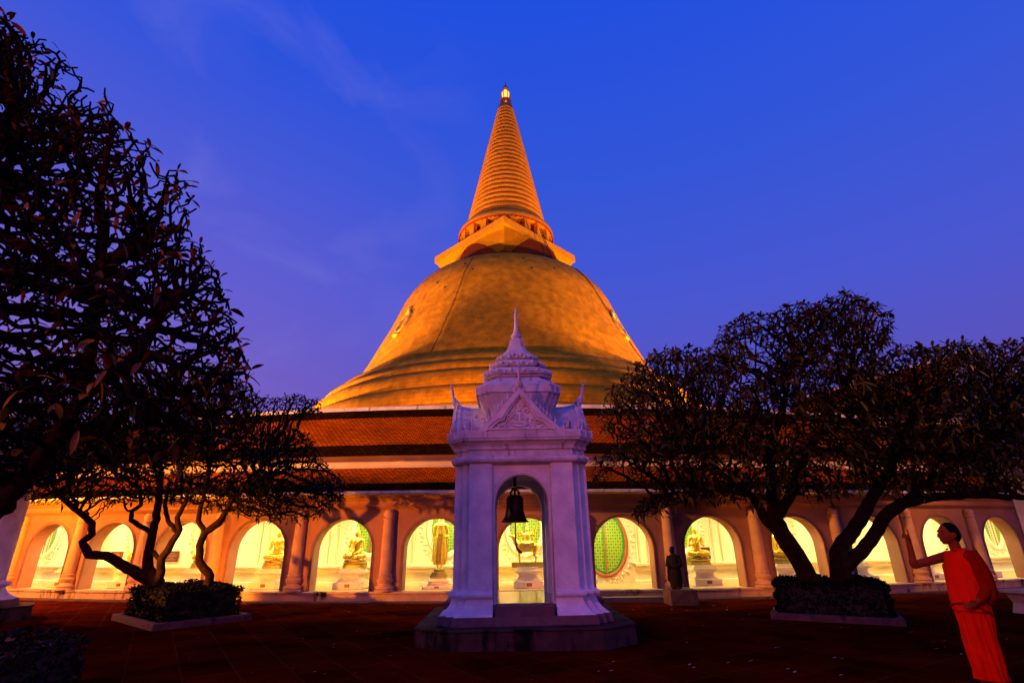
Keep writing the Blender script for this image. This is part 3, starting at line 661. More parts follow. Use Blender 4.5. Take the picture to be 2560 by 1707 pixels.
# wreath medallions low on the dome flanks
for a in (-46,53):
    mb=MB(); aa=R_(a); 
    def sp(u,w_,dep):
        zc=25.6+u*.8; w_*=.8; rr=np.interp(zc,[24,25,26,27,28,29,30,31,32],[17.6,17.12,16.66,16.2,15.8,15.4,15.0,14.6,14.08])+dep
        t=aa+w_/16; return (rr*math.sin(t),-rr*math.cos(t),zc)
    K=28
    mb.tube([sp(1.9*math.cos(2*PI*k/K),1.0*math.sin(2*PI*k/K),.08) for k in range(K+1)],[.18+.05*math.sin(k*2.2) for k in range(K+1)],7,cap=False)
    mb.tube([sp(1.9,0,.15),sp(2.5,0,.2),sp(3.1,.05,.1)],[.25,.2,.04],6); mb.tube([sp(-1.9,-.7,.15),sp(-2.3,-.4,.2),sp(-2.4,.1,.2),sp(-2.2,.6,.15)],[.1,.3,.3,.1],6)
    mb.build('wreath_medallion',M['wreath'],ch,smooth=True)
mb=MB()   # small drainage openings in the dome
for a,z in ((-4,33.6),(9,33.3),(-22,32.9),(-16,31.4),(12,31.4),(-34,30.5),(24,32),(-28,29.2)):
    rr=np.interp(z,[27,28,29,30,31,32,33,34],[16.2,15.8,15.4,15.0,14.6,14.08,13.42,12.65]); t=R_(a); mb.box((rr*math.sin(t),-rr*math.cos(t),z),(.13,.05,.09),t)
mb.build('drain_hole',M['bronze'],ch)
mb=MB()   # lightning cable down the right flank
pts=[]
for z in np.linspace(20,34,20):
    rr=np.interp(z,[d[1] for d in dome],[d[0] for d in dome])+.08; t=R_(44+ (34-z)*.9); pts.append((rr*math.sin(t),-rr*math.cos(t),z))
mb.tube(pts,.05,4); pts=[]
for z in np.linspace(19.5,34,20):
    rr=np.interp(z,[d[1] for d in dome],[d[0] for d in dome])+.08; t=R_(-19-(34-z)*.25); pts.append((rr*math.sin(t),-rr*math.cos(t),z))
mb.tube(pts,.035,4); mb.build('cable',M['bronze'],ch)
mb=MB()   # iron ladder against the harmika
for dx in (-.15,.15): mb.tube([(6.3+dx,-6.6,36.0),(4.6+dx*.6,-7.0,41.4)],.06,4)
for k in range(10): t=k/10; mb.tube([(6.15-1.7*t,-6.6-.4*t,36.0+5.4*t),(6.45-1.7*t,-6.6-.4*t,36.0+5.4*t)],.04,4)
mb.build('ladder',M['bronze'],ch)

for q in [o for o in bpy.data.objects if o.parent==ch]:     # the old tower leans a little
    n_=q.name.split('.')[0]
    if n_=='square_harmika': q.location.x=-.35
    elif n_.startswith('colonnade') or n_ in ('scalloped_trim',): q.location.x=-.18
    elif n_ in ('spire_rings','spire_neck','crown_petal','finial_lamp','finial_tip','lamp_cage'): q.location.x=-.16

# ------------------------------------------------------------------ bell tower
def redent(h,s,z,n=2):
    q=[]
    # first quadrant going counter-clockwise, square of half width h with n notches of size s
    q=[(h,h-n*s)]
    x,y=h,h-n*s
    for k in range(n):
        x-=s; q.append((x,y)); y+=s; q.append((x,y))
    # q runs from right face to top face
    pts=[]
    for r in range(4):
        c,s_=[(1,0),(0,1),(-1,0),(0,-1)][r]
        pts+= [(a*c-b*s_,a*s_+b*c,z) for a,b in q]
    return pts
def make_tower():
    r=empty('bell_tower')
    # ground slab, chamfered
    def octo(h,k,z): return [(-k,-h,z),(k,-h,z),(h,-h+.45,z),(h,h-.45,z),(k,h,z),(-k,h,z),(-h,h-.45,z),(-h,-h+.45,z)]
    mb=MB(); mb.loft([octo(1.86,1.25,-.02),octo(1.84,1.23,.25)]); mb.loft([octo(1.86,1.25,.252),octo(1.86,1.25,.285)]); mb.build('ground_slab',M['slab'],r,bevel=.012)
    mb=MB(); mb.loft([redent(1.52,.14,.283),redent(1.50,.14,.415)]); mb.build('upper_step',M['step'],r,bevel=.008)
    mb=MB(); mb.box((0,0,.485),(.50,1.46,.075)); mb.box((0,0,.484),(1.46,.50,.074)); mb.build('threshold_step',M['step'],r,bevel=.006)
    mb=MB(); mb.box((0,0,.50),(1.12,1.12,.075)); mb.build('floor_slab',M['floorstone'],r)
    def pier(fx,fy):
        # corner pier outline (redented outer corner), as local rings
        def outl(h,s,inn,z):
            o=[(inn,h),(inn,inn)] # placeholder
            p=[(inn,inn),(h,inn),(h,h-2*s),(h-s,h-2*s),(h-s,h-s),(h-2*s,h-s),(h-2*s,h),(inn,h)]
            p=[(a*fx,b*fy,z) for a,b in p]
            return p if fx*fy>0 else p[::-1]
        s=.135
        prof=[(1.47,.413),(1.46,.43),(1.42,.45),(1.36,.50),(1.31,.56),(1.285,.62),(1.28,.655),(1.295,.66),(1.325,.675),(1.345,.70),(1.345,.73),(1.325,.755),(1.295,.765),(1.262,.77),(1.25,.80),(1.235,2.83)]
        mb=MB(); mb.loft([outl(h,s,.545 if z<.66 else .55,z) for h,z in prof]); return mb.build('corner_pier',M['plaster'],r,bevel=.006)
    for fx in (-1,1):
        for fy in (-1,1): pier(fx,fy)
    # arched panels between the piers, both faces
    def panel(face):
        mb=MB(); ow=.50; zs,zt=2.14,2.64; n=18; x1=.56; ztop=2.835; z0=.56; yf=-1.16; yb=-.86
        path=[(-ow,z0),(-ow,zs)]+[(ow*math.cos(PI-PI*k/n),zs+(zt-zs)*math.sin(PI*k/n)) for k in range(1,n)]+[(ow,zs),(ow,z0)]
        for y,rev in ((yf,0),(yb,1)):
            for k in range(1,len(path)-2):
                p,q=path[k],path[k+1]; vs=[(p[0],y,p[1]),(q[0],y,q[1]),(q[0],y,ztop),(p[0],y,ztop)]; mb.add(vs[::-1] if rev else vs,[(0,1,2,3)])
            for xa,xb in ((-x1,-ow),(ow,x1)):
                vs=[(xa,y,z0),(xb,y,z0),(xb,y,ztop),(xa,y,ztop)]; mb.add(vs[::-1] if rev else vs,[(0,1,2,3)])
        for p,q in zip(path,path[1:]): mb.add([(p[0],yf,p[1]),(p[0],yb,p[1]),(q[0],yb,q[1]),(q[0],yf,q[1])],[(0,1,2,3)])
        return mb,path
    for k in range(4):
        mb,path=panel(k); o=mb.build('arch_wall',M['plaster'],r); o.rotation_euler=(0,0,k*PI/2)
        # raised moulding round the arch
        ring=MB()
        for off,th in ((.03,.022),(.075,.012)):
            pts=[((.5+off)*math.cos(PI-PI*j/24),2.14+(.5+off)*math.sin(PI*j/24)) for j in range(25)]
            ring.tube([(-.5-off,-1.163,1.86 if off>.05 else .6)]+[(x,-1.163,z) for x,z in pts]+[(.5+off,-1.163,1.86 if off>.05 else .6)],th*.6,5)
        q=ring.build('arch_moulding',M['plaster'],o,smooth=True)
    # flat pilaster faces set slightly proud so the middle bay reads as recessed
    for k in range(4):
        for sx in (-1,1):
            mb=MB(); mb.loft([[(sx*.58,-h,z),(sx*.965,-h,z),(sx*.965,-h+.12,z),(sx*.58,-h+.12,z)][::sx] for h,z in ((1.268,.79),(1.253,2.832))])
            q=mb.build('pilaster',M['plaster'],r,bevel=.004); q.rotation_euler=(0,0,k*PI/2)
    mb=MB(); mb.box((0,0,2.78),(1.1,1.1,.05)); mb.build('ceiling_slab',M['plaster'],r)
    mb=MB(); s=.13
    prof=[(1.20,2.828),(1.27,2.835),(1.315,2.86),(1.33,2.90),(1.315,2.945),(1.27,2.965),(1.245,2.975),(1.24,3.06),(1.245,3.07),(1.28,3.075),(1.285,3.095),(1.27,3.10),(1.28,3.14),(1.32,3.185),(1.36,3.215),(1.385,3.22),(1.39,3.26),(1.405,3.262),(1.405,3.40),(1.39,3.405)]
    mb.loft([redent(h,s,z) for h,z in prof]); mb.build('cornice',M['plaster_dirty'],r,bevel=.004)
    # core tier and redented crown
    mb=MB(); prof=[(.62,3.40),(.64,3.7),(.70,3.95),(.80,4.16),(.83,4.22),(.83,4.24),(.885,4.245),(.89,4.40),(.875,4.41),(.84,4.43),(.70,4.56),(.62,4.63)]
    mb.loft([redent(h,.105,z) for h,z in prof]); mb.build('core_tier',M['plaster_dirty'],r,bevel=.004)
    for h,z in ((.69,4.64),(.555,4.845),(.42,5.05)):
        mb=MB(); b=.075; 
        prof=[(h-.03,z-.03),(h+.0,z-.015),(h+.005,z+.005),(h-.03,z+.012),(h-.005,z+.025),(h+.03,z+.055),(h+.035,z+.085),(h+.01,z+.12),(h-.035,z+.145),(h-.05,z+.15),(h-.075,z+.19)]
        mb.loft([redent(hh,b,zz_) for hh,zz_ in prof])
        for k in range(4):      # lotus petals carved round the roll
            for i in range(9):
                x=-h*.8+i*h*1.6/8; c,s_=[(1,0),(0,1),(-1,0),(0,-1)][k]; px,py=x,-(h+.022)-(0 if abs(x)<h-.2 else -.07)
                sphere_prim(mb,(px*c-py*s_,px*s_+py*c,z+.070+.03*(i%2)),(.048,.048,.050),8,5)
        mb.build('lotus_tier',M['plaster_dirty'],r,smooth='auto')
    mb=MB(); prof=[(.37,5.21),(.32,5.24),(.30,5.27),(.28,5.31),(.245,5.33),(.235,5.35),(.19,5.44),(.165,5.53),(.15,5.60),(.11,5.65),(.05,5.68)]
    mb.loft([redent(h,h*.22,z) for h,z in prof]); mb.build('bell_finial',M['plaster_dirty'],r,bevel=.003)
    mb=MB(); mb.lathe([(0.0650,5.66),(0.1105,5.69),(0.1300,5.74),(0.0975,5.77),(0.0715,5.775),(0.0780,5.78),(0.0884,5.79),(0.0650,5.80),(0.0728,5.81),(0.0572,5.825),(0.0624,5.85),(0.0494,5.88),(0.0546,5.91),(0.0416,5.94),(0.0455,5.97),(0.0364,6.02),(0.0286,6.1),(0.0390,6.12),(0.0286,6.14),(0.0390,6.17),(0.0260,6.2),(0.0338,6.25),(0.0234,6.3),(0.0208,6.36),(0.0052,6.42)],n=14); mb.build('spire',M['plaster'],r,smooth=True)
    # four gables with curved edges, flame teeth and horn finials
    def gable():
        q=empty('gable'); 
        half=[(0,4.07),(.12,3.93),(.23,3.80),(.29,3.71),(.315,3.645),(.36,3.615),(.43,3.605),(.52,3.54),(.62,3.45),(.67,3.39)]
        outer=[(0,4.20),(.13,4.05),(.26,3.91),(.35,3.80),(.41,3.73),(.47,3.675),(.54,3.61),(.62,3.55),(.72,3.47),(.79,3.40)]
        y0,y1=-1.40,-1.24
        def pl(mb,A,B,ya,yb):
            for sx in (-1,1):
                n=len(A)
                a=[(sx*x,ya,z) for x,z in A]; b=[(sx*x,ya,z) for x,z in B]; a2=[(sx*x,yb,z) for x,z in A]; b2=[(sx*x,yb,z) for x,z in B]
                fs=[]
                for i in range(n-1): fs+=[(i,i+1,n+i+1,n+i),(n+i,n+i+1,3*n+i+1,3*n+i),(i+1,i,2*n+i,2*n+i+1)]
                mb.add(a+b+a2+b2,fs)
        mb=MB(); pl(mb,half,outer,y0,y1); inn=[(x*.93,z-.035) for x,z in half]; pl(mb,inn,half,y0+.03,y1)
        o=mb.build('bargeboard',M['plaster'],q); fixn(o)
        mb=MB(); n=len(half)
        mb.add([(x,-1.30,z) for x,z in half]+[(-x,-1.30,z) for x,z in half[1:]]+[(0,-1.30,3.39)],[(i,i+1,2*n-1) for i in range(n-1)]+[(0 if i==0 else n+i-1,n+i,2*n-1) for i in range(n-1)]); o=mb.build('tympanum',M['plaster'],q)
        # carved relief: small seated figure among scrolls
        rl=MB(); r2=random.Random(5)
        for i in range(60):
            for _ in range(20):
                x=r2.uniform(.07,.58); z=3.43+r2.uniform(0,.55)
                if z<4.0-x*1.12-.04: break
            sx=r2.choice((-1,1)); a=r2.uniform(0,6.28); rr=r2.uniform(.025,.05); rl.tube([(sx*x+rr*(1-j*.14)*math.cos(a+j*.8*sx),-1.305-.006*j,z+rr*(1-j*.14)*math.sin(a+j*.8*sx)) for j in range(6)],[.008,.014,.014,.012,.010,.006],5)
        capsule(rl,(0,-1.30,3.60),(0,-1.30,3.70),.055,.045); sphere_prim(rl,(0,-1.31,3.79),(.035,.03,.04)); capsule(rl,(0,-1.31,3.82),(0,-1.31,3.88),.014,.004)
        for sx in (-1,1): capsule(rl,(sx*.06,-1.30,3.69),(sx*.09,-1.31,3.60),.02,.016); capsule(rl,(0,-1.31,3.555),(sx*.12,-1.31,3.545),.035,.028)
        rl.tube([(-.16,-1.31,3.51),(0,-1.325,3.48),(.16,-1.31,3.51)],[.02,.03,.02],6)
        rl.build('carved_relief',M['plaster'],q,smooth=True)
        # flame teeth
        for sx in (-1,1):
            for i in range(8):
                t=.06+i*.108; k=t*(len(outer)-1); a=int(k); f=k-a; x=outer[a][0]*(1-f)+outer[a+1][0]*f; z=outer[a][1]*(1-f)+outer[a+1][1]*f
                mb=MB(); mb.tube([(sx*x,-1.32,z-.01),(sx*(x+.035),-1.32,z+.045),(sx*(x+.02),-1.32,z+.085),(sx*(x+.035),-1.32,z+.13)],[.022,.030,.018,.003],6); mb.build('flame_tooth',M['plaster_dirty'],q,smooth=True)
            mb=MB(); mb.tube([(sx*.78,-1.33,3.43),(sx*.88,-1.34,3.45),(sx*.93,-1.34,3.54),(sx*.90,-1.34,3.64)],[.04,.055,.03,.006],6); mb.build('corner_scroll',M['plaster_dirty'],q,smooth=True)
            for x in (.98,1.12): mb=MB(); mb.tube([(sx*x,-1.28,3.41),(sx*(x+.02),-1.28,3.52),(sx*x,-1.28,3.60),(sx*(x+.015),-1.28,3.66)],[.035,.045,.022,.004],6); mb.build('flame_tooth',M['plaster_dirty'],q,smooth=True)
        mb=MB(); mb.tube([(0,-1.30,4.16),(0,-1.36,4.24),(0,-1.40,4.30),(0,-1.42,4.38),(0,-1.45,4.52),(0,-1.50,4.70)],[.055,.080,.060,.026,.032,.006],8); mb.build('horn_finial',M['plaster_dirty'],q,smooth=True)
        # little curved roof behind the gable running to the core
        mb=MB(); A=[]
        for y in (-1.26,-1.0,-.7,-.45):
            sag=.06*math.sin(PI*(y+1.26)/.9)
            A.append([(x,y,z-.02-sag) for x,z in outer[::-1]]+[(-x,y,z-.02-sag) for x,z in outer[1:]])
        mb.loft(A,False,False); o=mb.build('saddle_roof',M['plaster_dirty'],q,smooth=True)
        return q
    g0=gable(); g0.parent=r
    for k in range(1,4): q=copy_tree(g0,r); q.rotation_euler=(0,0,k*PI/2)
    mb=MB(); mb.tube([(-.62,-1.42,3.415),(.62,-1.42,3.415)],.014,8); mb.box((-.635,-1.42,3.415),(.02,.022,.022)); mb.box((.635,-1.42,3.415),(.02,.022,.022)); mb.tube([(.63,-1.42,3.40),(.66,-1.415,3.35),(.66,-1.415,3.30)],.006,4)
    mb.build('tube_light',M['whitetube'],r)
    return r
tower=make_tower(); tower.location=(.16,10.62,0); tower.rotation_euler=(0,-.012,R_(.77)); tower.scale=(.95,.95,1)
tag(tower,'white stepped bell tower with gables and spire in the middle of the courtyard','bell tower','white bell towers in the courtyard')
t2=copy_tree(tower); t2.location=(-12.72,11.95,0); t2.rotation_euler=(0,0,R_(-12.65)); tag(t2,'bell tower whose corner shows at the left edge beside the gallery','bell tower','white bell towers in the courtyard')
t3=copy_tree(tower); t3.location=(13.44,12.37,0); t3.rotation_euler=(0,0,R_(14.2)); tag(t3,'bell tower half hidden by branches at the right edge','bell tower','white bell towers in the courtyard')
def make_bell():
    r=empty('bell')
    mb=MB(); mb.lathe([(.0,.50),(.06,.50),(.12,.49),(.155,.46),(.168,.42),(.165,.30),(.175,.20),(.20,.10),(.235,.04),(.262,.015),(.262,0),(.24,-.005),(.22,.02),(.16,.2),(.15,.4),(.0,.45)],n=32,cap=False); mb.build('bell_body',M['bronze'],r,smooth='auto')
    mb=MB()
    for a in (0,PI/2): 
        mb.tube([(.075*math.cos(a),.075*math.sin(a),.48),(.085*math.cos(a),.085*math.sin(a),.55),(.04*math.cos(a),.04*math.sin(a),.60),(-.04*math.cos(a),-.04*math.sin(a),.60),(-.085*math.cos(a),-.085*math.sin(a),.55),(-.075*math.cos(a),-.075*math.sin(a),.48)],.022,6)
    mb.build('crown_loop',M['bronze'],r,smooth=True)
    mb=MB(); mb.tube([(0,0,.585),(0,0,.66)],.018,6); mb.box((0,0,.77),(.032,.03,.11)); mb.build('hanger',M['bronze'],r)
    mb=MB(); mb.tube([(.0,0,.2),(0.005,0,-.25),(.01,0,-.36),(.03,0,-.46),(.08,0,-.53),(.13,0,-.55)],[.014,.014,.016,.020,.024,.018],8); mb.build('striker_stick',M['wood'],r,smooth=True)
    return r
bell=make_bell(); bell.location=(.03,10.62,1.87); tag(bell,'black bronze bell with curved wooden striker hanging in the central bell tower','bell','bronze bells in the bell towers')
b2=copy_tree(bell); b2.location=(-12.72,11.95,1.87); tag(b2,'black bronze bell hanging in the bell tower at the left edge','bell','bronze bells in the bell towers')
b3=copy_tree(bell); b3.location=(13.44,12.37,1.87); tag(b3,'black bronze bell hanging in the bell tower at the right edge','bell','bronze bells in the bell towers')

# raised gate hall over the gallery at the far right
gh=empty('gate_hall',G(20.5,1.0,0),R_(20.5)); tag(gh,'orange roofed gate hall rising behind the branches at the far right','hall')
mb=MB(); mb.box((0,3.6,5.0),(2.6,2.4,1.0)); mb.build('wall',M['fascia'],gh)
for x0,z0,w,hh in ((0,5.2,3.1,1.9),(0,6.6,2.2,1.6)):
    mb=MB(); L=[]
    for y in (-1.0,7.0):
        L.append([(x0-w,y,z0),(x0,y,z0+hh),(x0+w,y,z0)])
    a,b=L
    for i,j in ((0,1),(1,2)): mb.add([a[i],b[i],b[j],a[j]],[(0,1,2,3)],0,[((0,0),(8,0),(8,3),(0,3))])
    mb.add(a,[(0,1,2)],1)
    o=mb.build('roof',[M['tile'],M['fascia']],gh)
    s=MB()
    for y in (-1.02,):
        s.tube([(x0-w-.1,y,z0-.02),(x0-w*.5,y,z0+hh*.46),(x0,y,z0+hh+.06),(x0+w*.5,y,z0+hh*.46),(x0+w+.1,y,z0-.02)],.09,6)
    s.tube([(x0,-1.1,z0+hh+.05),(x0,7,z0+hh+.05)],.09,6); s.build('roof_edge',M['ridge'],o)

# ------------------------------------------------------------------ trees: space colonisation
def in_poly(px,pz,poly):
    n=len(poly); ins=np.zeros(px.shape,bool); j=n-1
    for i in range(n):
        xi,zi=poly[i]; xj,zj=poly[j]
        c=((zi>pz)!=(zj>pz))&(px<(xj-xi)*(pz-zi)/(zj-zi+1e-12)+xi); ins^=c; j=i
    return ins
def edge_dist(px,pz,poly):
    d=np.full(px.shape,1e9)
    for i in range(len(poly)):
        a=np.array(poly[i-1]);b=np.array(poly[i]); ab=b-a; t=np.clip(((px-a[0])*ab[0]+(pz-a[1])*ab[1])/(ab@ab+1e-12),0,1)
        d=np.minimum(d,np.hypot(px-a[0]-t*ab[0],pz-a[1]-t*ab[1]))
    return d
def crown_points(poly,Y,n,depth,rng,holes=()):
    xs=[p[0] for p in poly]; zs=[p[1] for p in poly]; out=[]
    while len(out)<n:
        x=rng.uniform(min(xs),max(xs),4000); z=rng.uniform(min(zs),max(zs),4000); k=in_poly(x,z,poly); x=x[k];z=z[k]
        d=edge_dist(x,z,poly); ha=np.minimum(depth,np.sqrt(d*depth*1.0)); y=Y+rng.uniform(-1,1,len(x))*ha
        for a,b,c in zip(x,y,z):
            if any((a-h[0])**2/h[2]**2+(c-h[1])**2/h[3]**2<1 for h in holes): continue
            out.append((a,b,c))
    return np.array(out[:n])
def grow(att,seeds,step,infl,kill,iters,rng,grav=.0):
    pts=[];par=[];rad=[]
    for path,rads,pi in seeds:
        base=pi
        prev=pi
        for k,(p,r) in enumerate(zip(path,rads)):
            p=np.array(p,float)
            if prev is not None and prev>=0:
                q=pts[prev]; m_=max(1,int(np.linalg.norm(p-q)/step))
                r0=rad[prev] if k>0 else r
                for j in range(1,m_+1): pts.append(q+(p-q)*j/m_+(rng.normal(size=3)*step*.06 if j<m_ else 0)); par.append(prev); rad.append(r0+(r-r0)*j/m_); prev=len(pts)-1
            else: pts.append(p); par.append(-1); rad.append(r); prev=len(pts)-1
        seeds_end.append(prev)
    P=np.array(pts); nn=np.full(len(att),-1); nd=np.full(len(att),1e9)
    def upd(i0):
        nonlocal nn,nd
        Q=np.array(pts[i0:])
        for s in range(0,len(Q),256):
            D=np.linalg.norm(att[:,None]-Q[None,s:s+256],axis=2); j=D.argmin(1); d=D[np.arange(len(att)),j]; k=d<nd; nn[k]=j[k]+i0+s; nd[k]=d[k]
    upd(0); alive=np.ones(len(att),bool)
    for it in range(iters):
        k=alive&(nd<infl)
        if not k.any(): 
            if it<3: k=alive&(nd<infl*4)
            if not k.any(): break
        dirs={}
        idx=np.where(k)[0]; V=att[idx]-np.array([pts[i] for i in nn[idx]]); V/=np.linalg.norm(V,axis=1)[:,None]+1e-9
        acc=np.zeros((len(pts),3)); np.add.at(acc,nn[idx],V); g=np.unique(nn[idx]); i0=len(pts)
        for i in g:
            v=acc[i]; L=np.linalg.norm(v)
            if L<1e-6: continue
            v=v/L+rng.normal(size=3)*.22; v[2]+=grav; v/=np.linalg.norm(v)
            if childn.get((id(pts),i),0)>2: continue
            childn[(id(pts),i)]=childn.get((id(pts),i),0)+1
            pts.append(pts[i]+v*step); par.append(int(i)); rad.append(0)
        if len(pts)==i0: break
        upd(i0); alive&=nd>kill
    return np.array(pts),par,rad
seeds_end=[]; childn={}
def tree_mesh(root,P,par,rad,tip,expo,m_trunk,m_leaf,leafn,leaflen,rng,leafprob=1,name_tr='trunk',sides=6,maxr=.3,droop=.3,tuft=1.0):
    n=len(P); ch_=[[] for _ in range(n)]
    for i,p in enumerate(par):
        if p>=0: ch_[p].append(i)
    R=np.zeros(n)
    for i in range(n-1,-1,-1):
        if not ch_[i]: R[i]=max(tip,0)
        else: R[i]=(sum(R[c]**expo for c in ch_[i]))**(1/expo)
        if rad[i]>0: R[i]=rad[i]
        else: R[i]=min(R[i],maxr)
    mb=MB(); tw=MB(); done=[False]*n
    starts=[i for i in range(n) if par[i]<0]
    stack=[(s,None) for s in starts]; tips=[]
    while stack:
        s,pp_=stack.pop(); pts=[];rs=[]
        if pp_ is not None: pts.append(P[pp_]); rs.append(min(R[pp_],R[s]*1.15))
        i=s
        while True:
            pts.append(P[i]); rs.append(R[i])
            if not ch_[i]: tips.append((i,pts[-1]-pts[-2] if len(pts)>1 else np.array((0,0,1)))); break
            c=sorted(ch_[i],key=lambda q:-R[q])
            for q in c[1:]: stack.append((q,i))
            i=c[0]
        if len(pts)>1:
            big=max(rs)>.06
            (mb if big else tw).tube([Vector(p) for p in pts],rs,(9 if big else 5),cap=True)
    tr=mb.build(name_tr,m_trunk,root,smooth=True)
    tw.build('branches',M['twig'],root,smooth=True)
    lf=MB()
    for i,d in tips:
        if rng.random()>leafprob: continue
        d=d/(np.linalg.norm(d)+1e-9); p=P[i]; k=rng.integers(leafn[0],leafn[1]+1)
        a0=rng.uniform(0,6.28)
        D=Vector(d); A=D.orthogonal().normalized(); B=D.cross(A)
        for q in range(k):
            a=a0+q*2.4; L=leaflen*rng.uniform(.6,1.15); w=L*rng.uniform(.15,.21)
            out=(A*math.cos(a)+B*math.sin(a))*tuft+D*rng.uniform(.1,.9); out.z+=.15; out.normalize(); side=out.cross(Vector((0,0,1)))
            if side.length<.1: side=out.cross(Vector((1,0,0)))
            side.normalize(); side=(side+Vector(rng.normal(size=3))*.35).normalized(); nrm=side.cross(out)
            base=Vector(p)+out*.01; dr=droop*rng.uniform(.4,1.6); vs=[];K=4
            for s in range(K+1):
                t=s/K; c=base+out*L*t+Vector((0,0,-1))*L*dr*t*t; ww=w*math.sin(PI*min(1,.06+.92*t))**.8 if s<K else w*.03
                fold=nrm*ww*.35
                vs+=[c-side*ww+fold,c,c+side*ww+fold]
            fs=[]
            for s in range(K):
                o_=3*s; fs+=[(o_,o_+1,o_+4,o_+3),(o_+1,o_+2,o_+5,o_+4)]
            lf.add(vs,fs)
    lf.build('foliage',m_leaf,root,smooth=True)
    return len(P),len(tips)
def V(x,y,Y): p=at(x,y,Y); return (p.x,p.y,p.z)
def seedlist(paths):    # paths: (points, radii, index of parent path end or None)
    return paths
def build_tree(name,label,group,polys,paths,n,depth,step,infl,kill,tip,expo,mt,ml,leafn,leaflen,seed,leafprob=1,holes=(),iters=60,maxr=.2,Y=12,grav=0,droop=.3,clump=1.1,cthr=-.24):
    rng=np.random.default_rng(seed); global seeds_end,childn
    seeds_end=[];childn={}
    att=np.concatenate([crown_points(p,Y,int(n*w),depth,rng,holes) for p,w in polys])
    from mathutils import noise
    keep=[noise.noise(Vector(p)*clump+Vector((seed,0,0)))+.45*noise.noise(Vector(p)*clump*2.3)>cthr for p in att]; att=att[np.array(keep)]

    # join side limbs to the nearest node of earlier paths
    allp=[]
    import builtins
    res=[];
    P0=[];Q0=[];R0=[]
    for path,rads in paths:
        path=[np.array(p,float) for p in path]; prev=-1
        if P0:
            d=[np.linalg.norm(q-path[0]) for q in P0]; prev=int(np.argmin(d))
            if d[prev]<.02: path=path[1:]; rads=rads[1:]
        for k,(p,r) in enumerate(zip(path,rads)):
            if prev<0: P0.append(p);Q0.append(-1);R0.append(r);prev=0;continue
            q=P0[prev]; m_=max(1,int(np.linalg.norm(p-q)/step)); r0=R0[prev] if k>0 else r
            for j in range(1,m_+1):
                P0.append(q+(p-q)*j/m_+(rng.normal(size=3)*step*.08 if j<m_ else 0)); Q0.append(prev); R0.append(r0+(r-r0)*j/m_); prev=len(P0)-1
    P,par,rad=grow2(att,P0,Q0,R0,step,infl,kill,iters,rng,grav)
    root=empty(name,(0,0,0)); tag(root,label,'tree',group)
    b=Vector(P0[0]); root.location=b; 
    P=P-np.array(b)
    print(name,tree_mesh(root,P,par,rad,tip,expo,mt,ml,leafn,leaflen,rng,leafprob,maxr=maxr,droop=droop))
    return root
def grow2(att,P0,Q0,R0,step,infl,kill,iters,rng,grav):
    pts=list(P0);par=list(Q0);rad=list(R0); nn=np.full(len(att),0); nd=np.full(len(att),1e9); cn=[0]*len(pts)
    def upd(i0):
        Q=np.array(pts[i0:])
        for s in range(0,len(Q),200):
            D=np.linalg.norm(att[:,None]-Q[None,s:s+200],axis=2); j=D.argmin(1); d=D[np.arange(len(att)),j]; k=d<nd; nn[k]=j[k]+i0+s; nd[k]=d[k]
    upd(0); alive=nd>kill
    for it in range(iters):
        k=alive&(nd<infl)
        if not k.any(): break
        idx=np.where(k)[0]; PP=np.array(pts); Vv=att[idx]-PP[nn[idx]]; Vv/=np.linalg.norm(Vv,axis=1)[:,None]+1e-9
        acc=np.zeros((len(pts),3)); np.add.at(acc,nn[idx],Vv); i0=len(pts)
        for i in np.unique(nn[idx]):
            if cn[i]>2: continue
            v=acc[i]; L=np.linalg.norm(v)
            if L<1e-6: continue
            v=v/L+rng.normal(size=3)*.25; v[2]+=grav; v/=np.linalg.norm(v); cn[i]+=1
            pts.append(pts[i]+v*step); par.append(int(i)); rad.append(0); cn.append(0)
        if len(pts)==i0: break
        upd(i0); alive&=nd>kill
    return np.array(pts),par,rad
def poly(pxs,Y): return [(at(x,y,Y).x,at(x,y,Y).z) for x,y in pxs]

# big near tree at the left edge
YN=5.2
nearp=poly([(-260,-60),(-40,20),(40,85),(110,100),(170,130),(215,170),(258,225),(285,300),(250,310),(240,340),(300,352),(345,332),(400,375),(455,440),(462,500),(405,560),(455,575),(505,610),(530,660),(560,730),(590,830),(615,930),(585,1010),(540,1090),(430,1150),(330,1190),(200,1180),(90,1215),(-60,1260),(-300,1150),(-300,700)],YN)
build_tree('frangipani_tree','huge near frangipani with forking branches and sparse rusty leaves filling the left side','frangipani trees in the courtyard',
 [(nearp,1)],[([(-6.3,5.5,0),(-6.1,5.4,.8),(-5.6,5.3,1.5),V(-30,1290,YN),V(55,1205,YN),V(130,1110,YN),V(200,1000,YN),V(230,860,YN),V(240,700,YN)],[.20,.17,.13,.095,.085,.08,.07,.055,.045]),
  ([V(0,1270,YN),V(-80,1050,5.6),V(-60,800,5.8),V(-20,560,5.6),V(40,350,5.5)],[.12,.11,.09,.07,.05]),([V(200,1000,YN),V(330,900,4.8),V(420,760,4.7)],[.085,.06,.045]),([V(130,1110,YN),V(300,1040,5.5),V(430,980,5.6)],[.09,.06,.04])],
 26000,2.0,.09,.8,.10,.0115,2.45,M['bark'],M['leaf_near'],(1,3),.165,11,leafprob=.38,Y=YN,maxr=.12,iters=70,clump=1.25,cthr=-.15)
